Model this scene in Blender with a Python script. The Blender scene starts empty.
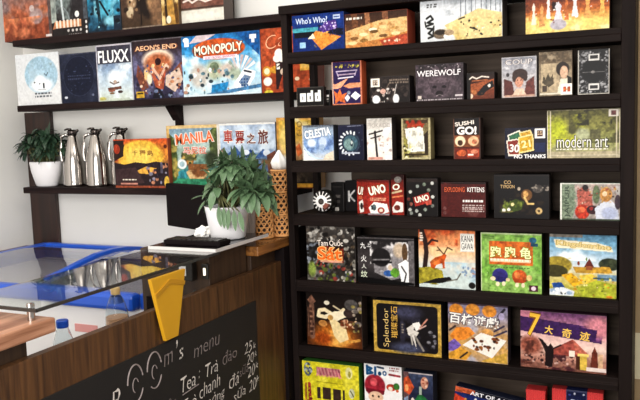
import bpy, bmesh, math, random
import numpy as np
from mathutils import Vector, Matrix
PI = math.pi
R = math.radians
SC = bpy.context.scene
COL = SC.collection

# ---------------------------------------------------------------- materials
def lin(h):
    h = h.lstrip('#')
    out = []
    for i in (0, 2, 4):
        c = int(h[i:i+2], 16) / 255
        out.append(c / 12.92 if c <= .04045 else ((c + .055) / 1.055) ** 2.4)
    return out

def principled(name):
    m = bpy.data.materials.new(name); m.use_nodes = True
    nt = m.node_tree
    return m, nt, nt.nodes['Principled BSDF']

def mat(name, col, rough=.5, metal=0., spec=.5, noise=.12, scale=40., stretch=(1, 1, 1), bump=0., coat=0.):
    """principled material with a procedural colour mottle (and optional bump)"""
    m, nt, b = principled(name)
    tc = nt.nodes.new('ShaderNodeTexCoord'); mp = nt.nodes.new('ShaderNodeMapping')
    mp.inputs['Scale'].default_value = stretch
    n = nt.nodes.new('ShaderNodeTexNoise'); n.inputs['Scale'].default_value = scale; n.inputs['Detail'].default_value = 5
    nt.links.new(tc.outputs['Object'], mp.inputs['Vector']); nt.links.new(mp.outputs['Vector'], n.inputs['Vector'])
    mix = nt.nodes.new('ShaderNodeMix'); mix.data_type = 'RGBA'
    c = lin(col)
    mix.inputs['A'].default_value = [x * (1 - noise) for x in c] + [1]
    mix.inputs['B'].default_value = [min(1, x * (1 + noise)) for x in c] + [1]
    nt.links.new(n.outputs['Fac'], mix.inputs['Factor']); nt.links.new(mix.outputs['Result'], b.inputs['Base Color'])
    b.inputs['Roughness'].default_value = rough; b.inputs['Metallic'].default_value = metal
    b.inputs['Specular IOR Level'].default_value = spec; b.inputs['Coat Weight'].default_value = coat
    if bump:
        bp = nt.nodes.new('ShaderNodeBump'); bp.inputs['Strength'].default_value = bump; bp.inputs['Distance'].default_value = .004
        nt.links.new(n.outputs['Fac'], bp.inputs['Height']); nt.links.new(bp.outputs['Normal'], b.inputs['Normal'])
    return m

def wood(name, dark, light, axis, rough=.45, scale=9., spec=.4):
    """streaked wood grain running along an axis"""
    m, nt, b = principled(name)
    tc = nt.nodes.new('ShaderNodeTexCoord'); mp = nt.nodes.new('ShaderNodeMapping')
    s = [scale, scale, scale]; s['xyz'.index(axis)] = scale * .06
    mp.inputs['Scale'].default_value = s
    n = nt.nodes.new('ShaderNodeTexNoise'); n.inputs['Scale'].default_value = 5; n.inputs['Detail'].default_value = 8; n.inputs['Distortion'].default_value = .6
    nt.links.new(tc.outputs['Object'], mp.inputs['Vector']); nt.links.new(mp.outputs['Vector'], n.inputs['Vector'])
    r = nt.nodes.new('ShaderNodeValToRGB')
    r.color_ramp.elements[0].position = .32; r.color_ramp.elements[0].color = lin(dark) + [1]
    r.color_ramp.elements[1].position = .68; r.color_ramp.elements[1].color = lin(light) + [1]
    nt.links.new(n.outputs['Fac'], r.inputs['Fac']); nt.links.new(r.outputs['Color'], b.inputs['Base Color'])
    bp = nt.nodes.new('ShaderNodeBump'); bp.inputs['Strength'].default_value = .25; bp.inputs['Distance'].default_value = .002
    nt.links.new(n.outputs['Fac'], bp.inputs['Height']); nt.links.new(bp.outputs['Normal'], b.inputs['Normal'])
    b.inputs['Roughness'].default_value = rough; b.inputs['Specular IOR Level'].default_value = spec
    return m

def print_material():
    m, nt, b = principled('printed_card')
    at = nt.nodes.new('ShaderNodeAttribute'); at.attribute_name = 'ink'
    tc = nt.nodes.new('ShaderNodeTexCoord'); n = nt.nodes.new('ShaderNodeTexNoise'); n.inputs['Scale'].default_value = 130
    nt.links.new(tc.outputs['Object'], n.inputs['Vector'])
    mr = nt.nodes.new('ShaderNodeMapRange'); mr.inputs['To Min'].default_value = .9; mr.inputs['To Max'].default_value = 1.08
    nt.links.new(n.outputs['Fac'], mr.inputs['Value'])
    mul = nt.nodes.new('ShaderNodeVectorMath'); mul.operation = 'SCALE'
    nt.links.new(at.outputs['Color'], mul.inputs[0]); nt.links.new(mr.outputs['Result'], mul.inputs['Scale'])
    nt.links.new(mul.outputs['Vector'], b.inputs['Base Color'])
    b.inputs['Roughness'].default_value = .4; b.inputs['Specular IOR Level'].default_value = .12
    return m

def glass(name, tint='ffffff', rough=.0, ior=1.45):
    m, nt, b = principled(name)
    b.inputs['Base Color'].default_value = lin(tint) + [1]
    b.inputs['Roughness'].default_value = rough; b.inputs['IOR'].default_value = ior
    b.inputs['Transmission Weight'].default_value = 1
    n = nt.nodes.new('ShaderNodeTexNoise'); n.inputs['Scale'].default_value = 3
    mr = nt.nodes.new('ShaderNodeMapRange'); mr.inputs['To Min'].default_value = rough; mr.inputs['To Max'].default_value = rough + .02
    nt.links.new(n.outputs['Fac'], mr.inputs['Value']); nt.links.new(mr.outputs['Result'], b.inputs['Roughness'])
    return m

PRINT = print_material()
M = dict(
    wall=mat('wall_paint', 'f1efea', .6, noise=.03, scale=6, bump=.05),
    tan=mat('tan_panel', 'b89e78', .7, noise=.1, scale=12),
    floor=mat('floor_tile', '6a5a4a', .5, noise=.2, scale=5),
    ceil=mat('ceiling_paint', 'e8e6e0', .8, noise=.03, scale=5),
    case=wood('dark_stained_wood', '120c0b', '1e1614', 'x', .6, 7, .07),
    casev=wood('dark_stained_wood_upright', '120c0b', '1e1614', 'z', .6, 7, .07),
    back=wood('dark_back_board', '40352d', '605247', 'x', .6, 6, .15),
    plank=wood('espresso_plank', '150e0f', '2a1e1d', 'x', .6, 7, .07),
    post=wood('brown_post', '1d100c', '381e14', 'z', .4, 7, .5),
    rail=wood('brown_rail', '3c1d14', '5f3221', 'y', .4, 7, .5),
    veneer=wood('walnut_veneer', '341f10', '5c3c20', 'z', .45, 16, .4),
    dim=wood('dark_brown_side', '2a1b12', '44301f', 'z', .5, 9, .4),
    slab=wood('reddish_slab_wood', '7a4a30', 'c39072', 'y', .4, 11, .5),
    slabdark=wood('glossy_brown_slab', '57331a', 'a06a34', 'y', .22, 9, .6),
    board=mat('chalkboard_paint', '0d0908', .7, noise=.25, scale=14),
    chalk=mat('chalk', 'd9d2cb', .9, noise=.2, scale=160),
    chalkdim=mat('faded_chalk', '857a78', .9, noise=.3, scale=160),
    blue=mat('blue_plastic', '1a54c8', .3, noise=.06, scale=8),
    white=mat('white_enamel', 'f1f0f2', .35, noise=.03, scale=6),
    pink=mat('pink_print', 'e09a97', .5, noise=.1, scale=30),
    black=mat('black_plastic', '16130f', .4, noise=.2, scale=30),
    dusk=mat('dark_matte_plastic', '110b0c', .7, spec=.08, noise=.12, scale=20),
    blackglass=mat('black_glass', '151113', .12, noise=.1, scale=10, spec=.6),
    greyedge=mat('pale_metal_edge', 'd8d4d2', .35, metal=.2, noise=.06, scale=30),
    steel=mat('brushed_steel', 'b5afaa', .13, metal=1, noise=.05, scale=40, stretch=(1, 1, .1)),
    darksteel=mat('dark_steel', '4a4340', .25, metal=1, noise=.1, scale=40),
    yellow=mat('mustard_board', 'cc9616', .5, noise=.08, scale=14),
    mustard=mat('mustard_fold', 'b98413', .5, noise=.08, scale=14),
    ceramic=mat('white_ceramic', 'eceaec', .3, noise=.03, scale=10),
    ribbed=mat('grey_stoneware', 'a59a94', .5, noise=.1, scale=20),
    leaf=mat('leaf_green', '5c7756', .32, noise=.35, scale=25, spec=.5),
    leafdark=mat('dark_leaf_green', '2f4634', .35, noise=.4, scale=25, spec=.4),
    stem=mat('green_stem', '5a5a34', .6, noise=.2, scale=30),
    soil=mat('potting_soil', '2e231b', .95, noise=.4, scale=60, bump=.5),
    cane=mat('woven_cane', 'd79a5c', .5, noise=.25, scale=60),
    inner=mat('dark_lining', '2a1a12', .8, noise=.2, scale=30),
    paper=mat('white_paper', 'f4f2ee', .8, noise=.04, scale=40),
    cream=mat('cream_light_patch', 'fcf0cc', .8, noise=.05, scale=20),  # pale cream that stands in for reflected light beside the bookcase
    capyellow=mat('yellow_cap', 'dcb87a', .4, noise=.06, scale=20),
    capblue=mat('blue_cap', '1550c4', .35, noise=.06, scale=20),
    juice=mat('orange_drink', 'e6ac86', .3, noise=.1, scale=20),
    red=mat('red_ribbed_card', 'd23a3a', .5, noise=.08, scale=30),
    navy=mat('navy_card', '1c2450', .5, noise=.12, scale=30),
    glass=glass('clear_glass', 'f3f8f6'),
    pet=glass('clear_bottle_plastic', 'eef4f6', .02, 1.16),
    lidglass=glass('freezer_lid_glass', 'f6f6fa', .01, 1.75),
    edge=mat('dark_glass_edge', '2c2a28', .2, noise=.1, scale=20),
)
def emit(name, col, s):
    m, nt, b = principled(name)
    b.inputs['Base Color'].default_value = lin(col) + [1]
    b.inputs['Emission Color'].default_value = lin(col) + [1]; b.inputs['Emission Strength'].default_value = s
    return m
M['led'] = emit('lit_indicator', 'fff2d8', 1.2)

# ---------------------------------------------------------------- object helpers
def thing(name, label, cat, loc=(0, 0, 0), rz=0., group=None):
    o = bpy.data.objects.new(name, None); COL.objects.link(o)
    o.empty_display_size = .05
    o.location = loc; o.rotation_euler = (0, 0, rz); o['label'] = label; o['category'] = cat
    if group: o['group'] = group
    return o
def tag(o, label, cat, group=None):
    o['label'] = label; o['category'] = cat
    if group: o['group'] = group
    return o
def struct(o):
    o['kind'] = 'structure'; return o
def link(name, me, m, parent=None, loc=None):
    o = bpy.data.objects.new(name, me); COL.objects.link(o)
    if m is not None and not me.materials: me.materials.append(m)
    if parent: o.parent = parent
    if loc is not None: o.location = loc
    return o
def obj(name, bm, m, parent=None, loc=None, smooth=False, bevel=0.):
    bmesh.ops.recalc_face_normals(bm, faces=bm.faces)
    me = bpy.data.meshes.new(name); bm.to_mesh(me); bm.free()
    if smooth:
        me.polygons.foreach_set('use_smooth', [True] * len(me.polygons))
    o = link(name, me, m, parent, loc)
    if bevel:
        b = o.modifiers.new('bevel', 'BEVEL'); b.width = bevel; b.segments = 2; b.limit_method = 'ANGLE'; b.angle_limit = R(40)
    if smooth:
        pass
    return o
def BM(): return bmesh.new()
def box(bm, x0, x1, y0, y1, z0, z1):
    vs = [bm.verts.new((x, y, z)) for x in (x0, x1) for y in (y0, y1) for z in (z0, z1)]
    for f in ((0, 1, 3, 2), (4, 6, 7, 5), (0, 4, 5, 1), (2, 3, 7, 6), (0, 2, 6, 4), (1, 5, 7, 3)):
        bm.faces.new([vs[i] for i in f])
    return bm
def prism(bm, pts, axis, a, b):
    """extrude a 2D outline along an axis from a to b"""
    def P(p, t):
        return {'x': (t, p[0], p[1]), 'y': (p[0], t, p[1]), 'z': (p[0], p[1], t)}[axis]
    A = [bm.verts.new(P(p, a)) for p in pts]; B = [bm.verts.new(P(p, b)) for p in pts]
    bm.faces.new(A); bm.faces.new(B[::-1])
    n = len(pts)
    for i in range(n):
        bm.faces.new([A[i], B[i], B[(i+1) % n], A[(i+1) % n]])
    return bm
def lathe(bm, prof, seg=28, c=(0, 0, 0)):
    rings = []
    for r, z in prof:
        if r < 1e-5: rings.append([bm.verts.new((c[0], c[1], c[2] + z))])
        else: rings.append([bm.verts.new((c[0] + r * math.cos(2*PI*i/seg), c[1] + r * math.sin(2*PI*i/seg), c[2] + z)) for i in range(seg)])
    for a, b in zip(rings[:-1], rings[1:]):
        for i in range(seg):
            j = (i + 1) % seg
            if len(a) == 1 and len(b) == 1: continue
            if len(a) == 1: bm.faces.new([a[0], b[i], b[j]])
            elif len(b) == 1: bm.faces.new([a[i], b[0], a[j]])
            else: bm.faces.new([a[i], b[i], b[j], a[j]])
    return bm
def tube(bm, pts, r, seg=10, closed=False):
    pts = [Vector(p) for p in pts]; n = len(pts); rings = []
    up = Vector((0, 0, 1))
    for i, p in enumerate(pts):
        a = pts[(i-1) % n] if (closed or i) else p
        b = pts[(i+1) % n] if (closed or i < n-1) else p
        t = (b - a).normalized()
        u = up if abs(t.dot(up)) < .95 else Vector((1, 0, 0))
        s = t.cross(u).normalized(); w = s.cross(t)
        rr = r[i] if isinstance(r, (list, tuple)) else r
        rings.append([bm.verts.new(p + s * rr * math.cos(2*PI*k/seg) + w * rr * math.sin(2*PI*k/seg)) for k in range(seg)])
    m = n if closed else n - 1
    for i in range(m):
        a, b = rings[i], rings[(i+1) % n]
        for k in range(seg):
            bm.faces.new([a[k], a[(k+1) % seg], b[(k+1) % seg], b[k]])
    if not closed:
        bm.faces.new(rings[0][::-1]); bm.faces.new(rings[-1])
    return bm


BOXES = {   # left, front, base, width, height (metres)
    'who': (-1.2552, 2.52, 1.7583, 0.2047, 0.1321),
    'board': (-1.0449, 2.52, 1.7583, 0.2315, 0.1185),
    'go': (-0.7666, 2.52, 1.7583, 0.2765, 0.1372),
    'chess': (-0.415, 2.52, 1.7583, 0.2518, 0.1367),
    'odd': (-1.2472, 2.52, 1.5592, 0.1081, 0.0697),
    'die': (-1.1539, 2.556, 1.5592, 0.0243, 0.0581),
    'perudo': (-1.1024, 2.52, 1.5592, 0.1145, 0.1539),
    'band': (-0.9553, 2.52, 1.5592, 0.1442, 0.0919),
    'wolf': (-0.7869, 2.52, 1.5592, 0.1656, 0.1241),
    'car': (-0.6081, 2.52, 1.5592, 0.09, 0.0868),
    'coup': (-0.4922, 2.52, 1.5592, 0.1097, 0.1303),
    'lady': (-0.3737, 2.52, 1.5592, 0.1011, 0.1401),
    'ornate': (-0.2546, 2.52, 1.5592, 0.0933, 0.1384),
    'sky': (-1.2308, 2.52, 1.3593, 0.1267, 0.1296),
    'ring': (-1.0842, 2.52, 1.3593, 0.0976, 0.1277),
    'torii': (-0.9726, 2.52, 1.3593, 0.0938, 0.1476),
    'scroll': (-0.8423, 2.52, 1.3593, 0.1036, 0.1433),
    'sushi': (-0.657, 2.52, 1.3593, 0.091, 0.1376),
    'cards': (-0.4835, 2.52, 1.3593, 0.133, 0.0997),
    'modern': (-0.3485, 2.52, 1.3593, 0.2192, 0.1541),
    'blk1': (-1.1548, 2.6, 1.16, 0.0496, 0.1085),
    'blk2': (-1.1052, 2.62, 1.16, 0.0491, 0.1145),
    'uno1': (-1.0314, 2.557, 1.16, 0.083, 0.1238),
    'uno2': (-0.9769, 2.52, 1.16, 0.0827, 0.1258),
    'uno3': (-0.8921, 2.54, 1.16, 0.0461, 0.1438),
    'unod': (-0.8278, 2.52, 1.16, 0.1104, 0.1319),
    'kit': (-0.7034, 2.52, 1.16, 0.153, 0.1188),
    'typ': (-0.521, 2.52, 1.16, 0.1779, 0.1457),
    'jai': (-0.3078, 2.52, 1.16, 0.1825, 0.1182),
    'sat': (-1.2278, 2.52, 0.908, 0.1964, 0.2062),
    'ink': (-1.0206, 2.52, 0.908, 0.2148, 0.1697),
    'kana': (-0.7881, 2.52, 0.908, 0.2009, 0.2066),
    'turtle': (-0.5677, 2.52, 0.908, 0.2009, 0.2015),
    'king': (-0.3411, 2.52, 0.908, 0.2048, 0.204),
    'drag': (-1.2383, 2.52, 0.655, 0.2259, 0.2068),
    'splen': (-0.9656, 2.52, 0.655, 0.2544, 0.1921),
    'grid': (-0.6851, 2.52, 0.655, 0.2058, 0.2079),
    'seven': (-0.4362, 2.52, 0.655, 0.2711, 0.1939),
    'yell': (-1.2651, 2.52, 0.34, 0.2349, 0.2474),
    'girl': (-1.0077, 2.52, 0.34, 0.1454, 0.2683),
    'green': (-0.8543, 2.52, 0.34, 0.1085, 0.2495),
    'mars': (-3.0041, 2.81, 1.947, 0.3087, 0.3921),
    'title': (-2.6912, 2.81, 1.947, 0.2209, 0.3651),
    'teal': (-2.4662, 2.81, 1.947, 0.1892, 0.3514),
    'sepia': (-2.2703, 2.81, 1.947, 0.2212, 0.3543),
    'goldfig': (-2.0465, 2.81, 1.947, 0.0905, 0.3392),
    'poster': (-1.9652, 2.83, 1.947, 0.2284, 0.3537),
    'moon': (-2.945, 2.81, 1.629, 0.2797, 0.2501),
    'navyc': (-2.6673, 2.815, 1.629, 0.2248, 0.2348),
    'flux': (-2.4336, 2.81, 1.629, 0.2078, 0.2606),
    'aeon': (-2.2273, 2.815, 1.629, 0.2841, 0.2677),
    'mono': (-1.9504, 2.81, 1.629, 0.3938, 0.2633),
    'cash': (-1.5554, 2.815, 1.629, 0.2606, 0.2665),
    'sun': (-2.3632, 2.81, 1.223, 0.309, 0.2266),
    'manila': (-2.0785, 2.84, 1.223, 0.2799, 0.2817),
    'train': (-1.7972, 2.84, 1.223, 0.2823, 0.2841),
    'goldr': (-1.5131, 2.85, 1.223, 0.1952, 0.3007),
}

CAMF = 749.76   # focal length in pixels of a 640 wide frame
CAMR = ((0.90847, -0.41773, -0.01365), (0.41669, 0.90268, 0.10739), (-0.03254, -0.10325, 0.99412))   # right, forward, up
LP = (8, 20, .38, 84)
EXPO = .42

# ---------------------------------------------------------------- printed covers
def rgb(h):
    return np.array([int(h[i:i+2], 16) / 255 for i in (0, 2, 4)])
def fbm(w, h, asp, scale, seed, octv=4):
    rng = np.random.default_rng(seed)
    out = np.zeros((h, w)); amp = 1.; tot = 0.
    for o in range(octv):
        nx = max(2, int(scale * asp * 2**o) + 2); ny = max(2, int(scale * 2**o) + 2)
        g = rng.random((ny, nx))
        x = np.linspace(0, nx - 1.001, w); y = np.linspace(0, ny - 1.001, h)
        xi = x.astype(int); yi = y.astype(int); fx = x - xi; fy = (y - yi)[:, None]
        fx = fx * fx * (3 - 2 * fx); fy = fy * fy * (3 - 2 * fy)
        a = g[yi][:, xi] * (1 - fx) + g[yi][:, xi + 1] * fx
        b = g[yi + 1][:, xi] * (1 - fx) + g[yi + 1][:, xi + 1] * fx
        out += amp * (a * (1 - fy) + b * fy); tot += amp; amp *= .55
    return out / tot
def inpoly(U, V, pts):
    ins = np.zeros(U.shape, bool); n = len(pts)
    for i in range(n):
        (x1, y1), (x2, y2) = pts[i], pts[(i+1) % n]
        if y1 == y2: continue
        c = ((y1 > V) != (y2 > V)) & (U < (x2 - x1) * (V - y1) / (y2 - y1) + x1)
        ins ^= c
    return ins
def paint(spec, W, H, res=560., fine=.6):
    w = max(12, int(W * res)); h = max(12, int(H * res)); asp = W / H
    U, V = np.meshgrid((np.arange(w)) / (w - 1), (np.arange(h)) / (h - 1))
    A = np.ones((h, w, 3)) * .5
    px = 1.2 / h
    def over(mask, col):
        nonlocal A
        A = A * (1 - mask[..., None]) + rgb(col) * mask[..., None]
    for s in spec:
        k = s[0]
        if k == 'G':                       # vertical gradient of ink through any number of stops
            cs = [rgb(c) for c in s[1:]]
            t = V * (len(cs) - 1)
            for ch in range(3):
                A[..., ch] = np.interp(t, range(len(cs)), [c[ch] for c in cs])
        elif k == 'N':                     # noise patches: colour, scale, threshold, softness, seed, [u0,v0,u1,v1]
            _, c, sc, th, so, sd = s[:6]
            m = np.clip((fbm(w, h, asp, sc, sd) - th) / so, 0, 1)
            if len(s) > 6:
                a = s[6]; m = m * ((U >= a[0]) & (U <= a[2]) & (V >= a[1]) & (V <= a[3]))
            over(m, c)
        elif k == 'E':                     # ellipse: u v ru rv colour [softness]
            _, u, v, ru, rv, c = s[:6]; so = s[6] if len(s) > 6 else .12
            d = np.sqrt(((U - u) / ru)**2 + ((V - v) / rv)**2)
            over(np.clip((1 + so / 2 - d) / so, 0, 1), c)
        elif k == 'O':                     # ring: u v r(height units) width colour
            _, u, v, r, wd, c = s
            d = np.abs(np.hypot((U - u) * asp, V - v) - r)
            over(np.clip((wd / 2 - d) / px + .5, 0, 1), c)
        elif k == 'R':
            _, a, b, c2, d2, c = s
            over(((U >= a) & (U <= c2) & (V >= b) & (V <= d2)).astype(float), c)
        elif k == 'P':
            over(inpoly(U, V, s[1]).astype(float), s[2])
        elif k == 'L':                     # stroke: points, width (height units), colour
            m = np.zeros(U.shape)
            for (x1, y1), (x2, y2) in zip(s[1][:-1], s[1][1:]):
                dx, dy = (x2 - x1) * asp, y2 - y1; L2 = dx*dx + dy*dy + 1e-9
                t = np.clip((((U - x1) * asp) * dx + (V - y1) * dy) / L2, 0, 1)
                d = np.hypot((U - x1) * asp - t * dx, V - y1 - t * dy)
                m = np.maximum(m, np.clip((s[2] / 2 - d) / px + .5, 0, 1))
            over(m, s[3])
        elif k == 'B':                     # scattered daubs: count, area, (rmin,rmax), colours, seed
            rng = random.Random(s[5]); a = s[2]
            for i in range(s[1]):
                u = rng.uniform(a[0], a[2]); v = rng.uniform(a[1], a[3]); r = rng.uniform(*s[3]); e = rng.uniform(.5, 1.6)
                d = np.sqrt(((U - u) * asp / (r * e))**2 + ((V - v) / r)**2)
                over(np.clip((1.2 - d) / .4, 0, 1), rng.choice(s[4]))
        elif k == 'S':                     # small print: rows of dashes in an area: area, rows, colour, seed
            a = s[1]; rng = random.Random(s[4]); rh = (a[3] - a[1]) / s[2]
            for i in range(s[2]):
                u = a[0]
                while u < a[2]:
                    wd = rng.uniform(.02, .07)
                    v0 = a[1] + i * rh
                    over(((U >= u) & (U <= min(a[2], u + wd)) & (V >= v0) & (V <= v0 + rh * .6)).astype(float), s[3])
                    u += wd + .018
    # fine printed detail shared by every cover, then a little press contrast
    g = fbm(w, h, asp, 24, 77 + w, 2) - .5
    L = A.mean(-1)
    A = np.clip(A * (1 + fine * g * (1 - np.abs(2 * L - .9)).clip(.12, 1))[..., None], 0, 1)
    L = A.mean(-1, keepdims=True)
    return np.clip(1.06 * A * (.15 + .85 * L) ** .22 - .045, .008, 1)
def s2l(A):
    return np.where(A <= .04045, A / 12.92, ((A + .055) / 1.055) ** 2.4)
def cover_mesh(name, spec, W, H):
    A = s2l(paint(spec, W, H)); h, w = A.shape[:2]
    xs = np.linspace(0, W, w); zs = np.linspace(H, 0, h)
    co = np.zeros((h, w, 3), np.float32); co[..., 0] = xs[None, :]; co[..., 2] = zs[:, None]
    idx = np.arange(h * w).reshape(h, w)
    q = np.stack([idx[1:, :-1], idx[1:, 1:], idx[:-1, 1:], idx[:-1, :-1]], -1).reshape(-1, 4).astype(np.int32)
    me = bpy.data.meshes.new(name)
    me.vertices.add(h * w); me.vertices.foreach_set('co', co.ravel())
    me.loops.add(q.size); me.loops.foreach_set('vertex_index', q.ravel())
    me.polygons.add(len(q)); me.polygons.foreach_set('loop_start', np.arange(0, q.size, 4, dtype=np.int32))
    me.update(calc_edges=True)
    at = me.color_attributes.new('ink', 'FLOAT_COLOR', 'POINT')
    c4 = np.ones((h * w, 4), np.float32); c4[:, :3] = A.reshape(-1, 3)
    at.data.foreach_set('color', c4.ravel())
    me.materials.append(PRINT)
    return me
def text_polys(s, bold=0., shear=0.):
    """mesh of a string: (verts, faces) fitted to a unit box, plus its natural aspect"""
    c = bpy.data.curves.new('t', 'FONT'); c.body = s; c.offset = bold; c.shear = shear; c.resolution_u = 4
    o = bpy.data.objects.new('t', c); COL.objects.link(o)
    bpy.context.view_layer.update()
    dg = bpy.context.evaluated_depsgraph_get()
    me = bpy.data.meshes.new_from_object(o.evaluated_get(dg))
    V = np.array([v.co[:2] for v in me.vertices]); F = [list(p.vertices) for p in me.polygons]
    bpy.data.objects.remove(o); bpy.data.curves.remove(c); bpy.data.meshes.remove(me)
    lo, hi = V.min(0), V.max(0)
    return (V - (lo + hi) / 2) / (hi - lo), F, (hi - lo)[0] / (hi - lo)[1]
def lettering_mesh(name, texts, W, H):
    vs, fs, cs = [], [], []
    def put(s, u, v, wf, hf, col, rot, bold, lift, shear):
        P, F, asp = text_polys(s, bold, shear)
        hh = hf * H; ww = wf * W if wf else hh * asp
        a = R(rot); n = len(vs)
        for p in P:
            x, y = p[0] * ww, p[1] * hh
            vs.append((u * W + x * math.cos(a) - y * math.sin(a), lift, (1 - v) * H + x * math.sin(a) + y * math.cos(a)))
            cs.append(lin(col) + [1])
        for f in F: fs.append([i + n for i in f])
    for t in texts:
        s, u, v, wf, hf, col = t[:6]
        rot = t[6] if len(t) > 6 else 0; ol = t[7] if len(t) > 7 else None; bold = t[8] if len(t) > 8 else .015
        sh = t[9] if len(t) > 9 else 0
        if ol: put(s, u, v, wf * 1.05 if wf else wf, hf * 1.12, ol, rot, bold + .05, -.0008, sh)
        put(s, u, v, wf, hf, col, rot, bold, -.0014, sh)
    me = bpy.data.meshes.new(name); me.from_pydata(vs, [], fs); me.update()
    at = me.color_attributes.new('ink', 'FLOAT_COLOR', 'POINT')
    at.data.foreach_set('color', np.array(cs, np.float32).ravel())
    me.materials.append(PRINT)
    return me

CARD = {}
def card(col):
    if col not in CARD: CARD[col] = mat('card_' + col, col, .5, noise=.06, scale=60)
    return CARD[col]
def game(key, label, group, depth=.06, side='201a1a', cat='board game box', name='board_game_box', tilt=0., rz=0., extra=None):
    """a board game box standing on a shelf: carton, printed cover and its lettering"""
    X, Y, Z, W, H = BOXES[key]
    spec = ART[key]; texts = [s[1:] for s in spec if s[0] == 'T']; spec = [s for s in spec if s[0] != 'T']
    t = thing(name, label, cat, (X, Y, Z), rz, group)
    t.rotation_euler.x = R(tilt)
    bm = box(BM(), 0, W, .0006, depth, 0, H)
    obj('carton', bm, card(side), t, bevel=.0012)
    # the lid seam and its shallow overhang
    lid = box(BM(), -.0009, W + .0009, .0003, depth * .62, .0, H + .0009)
    obj('lid', lid, card(side), t, bevel=.001)
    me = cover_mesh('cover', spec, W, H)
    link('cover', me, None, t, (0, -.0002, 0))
    for tx in texts:
        link('lettering', lettering_mesh('lettering', [tx], W, H), None, t)
    return t

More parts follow.
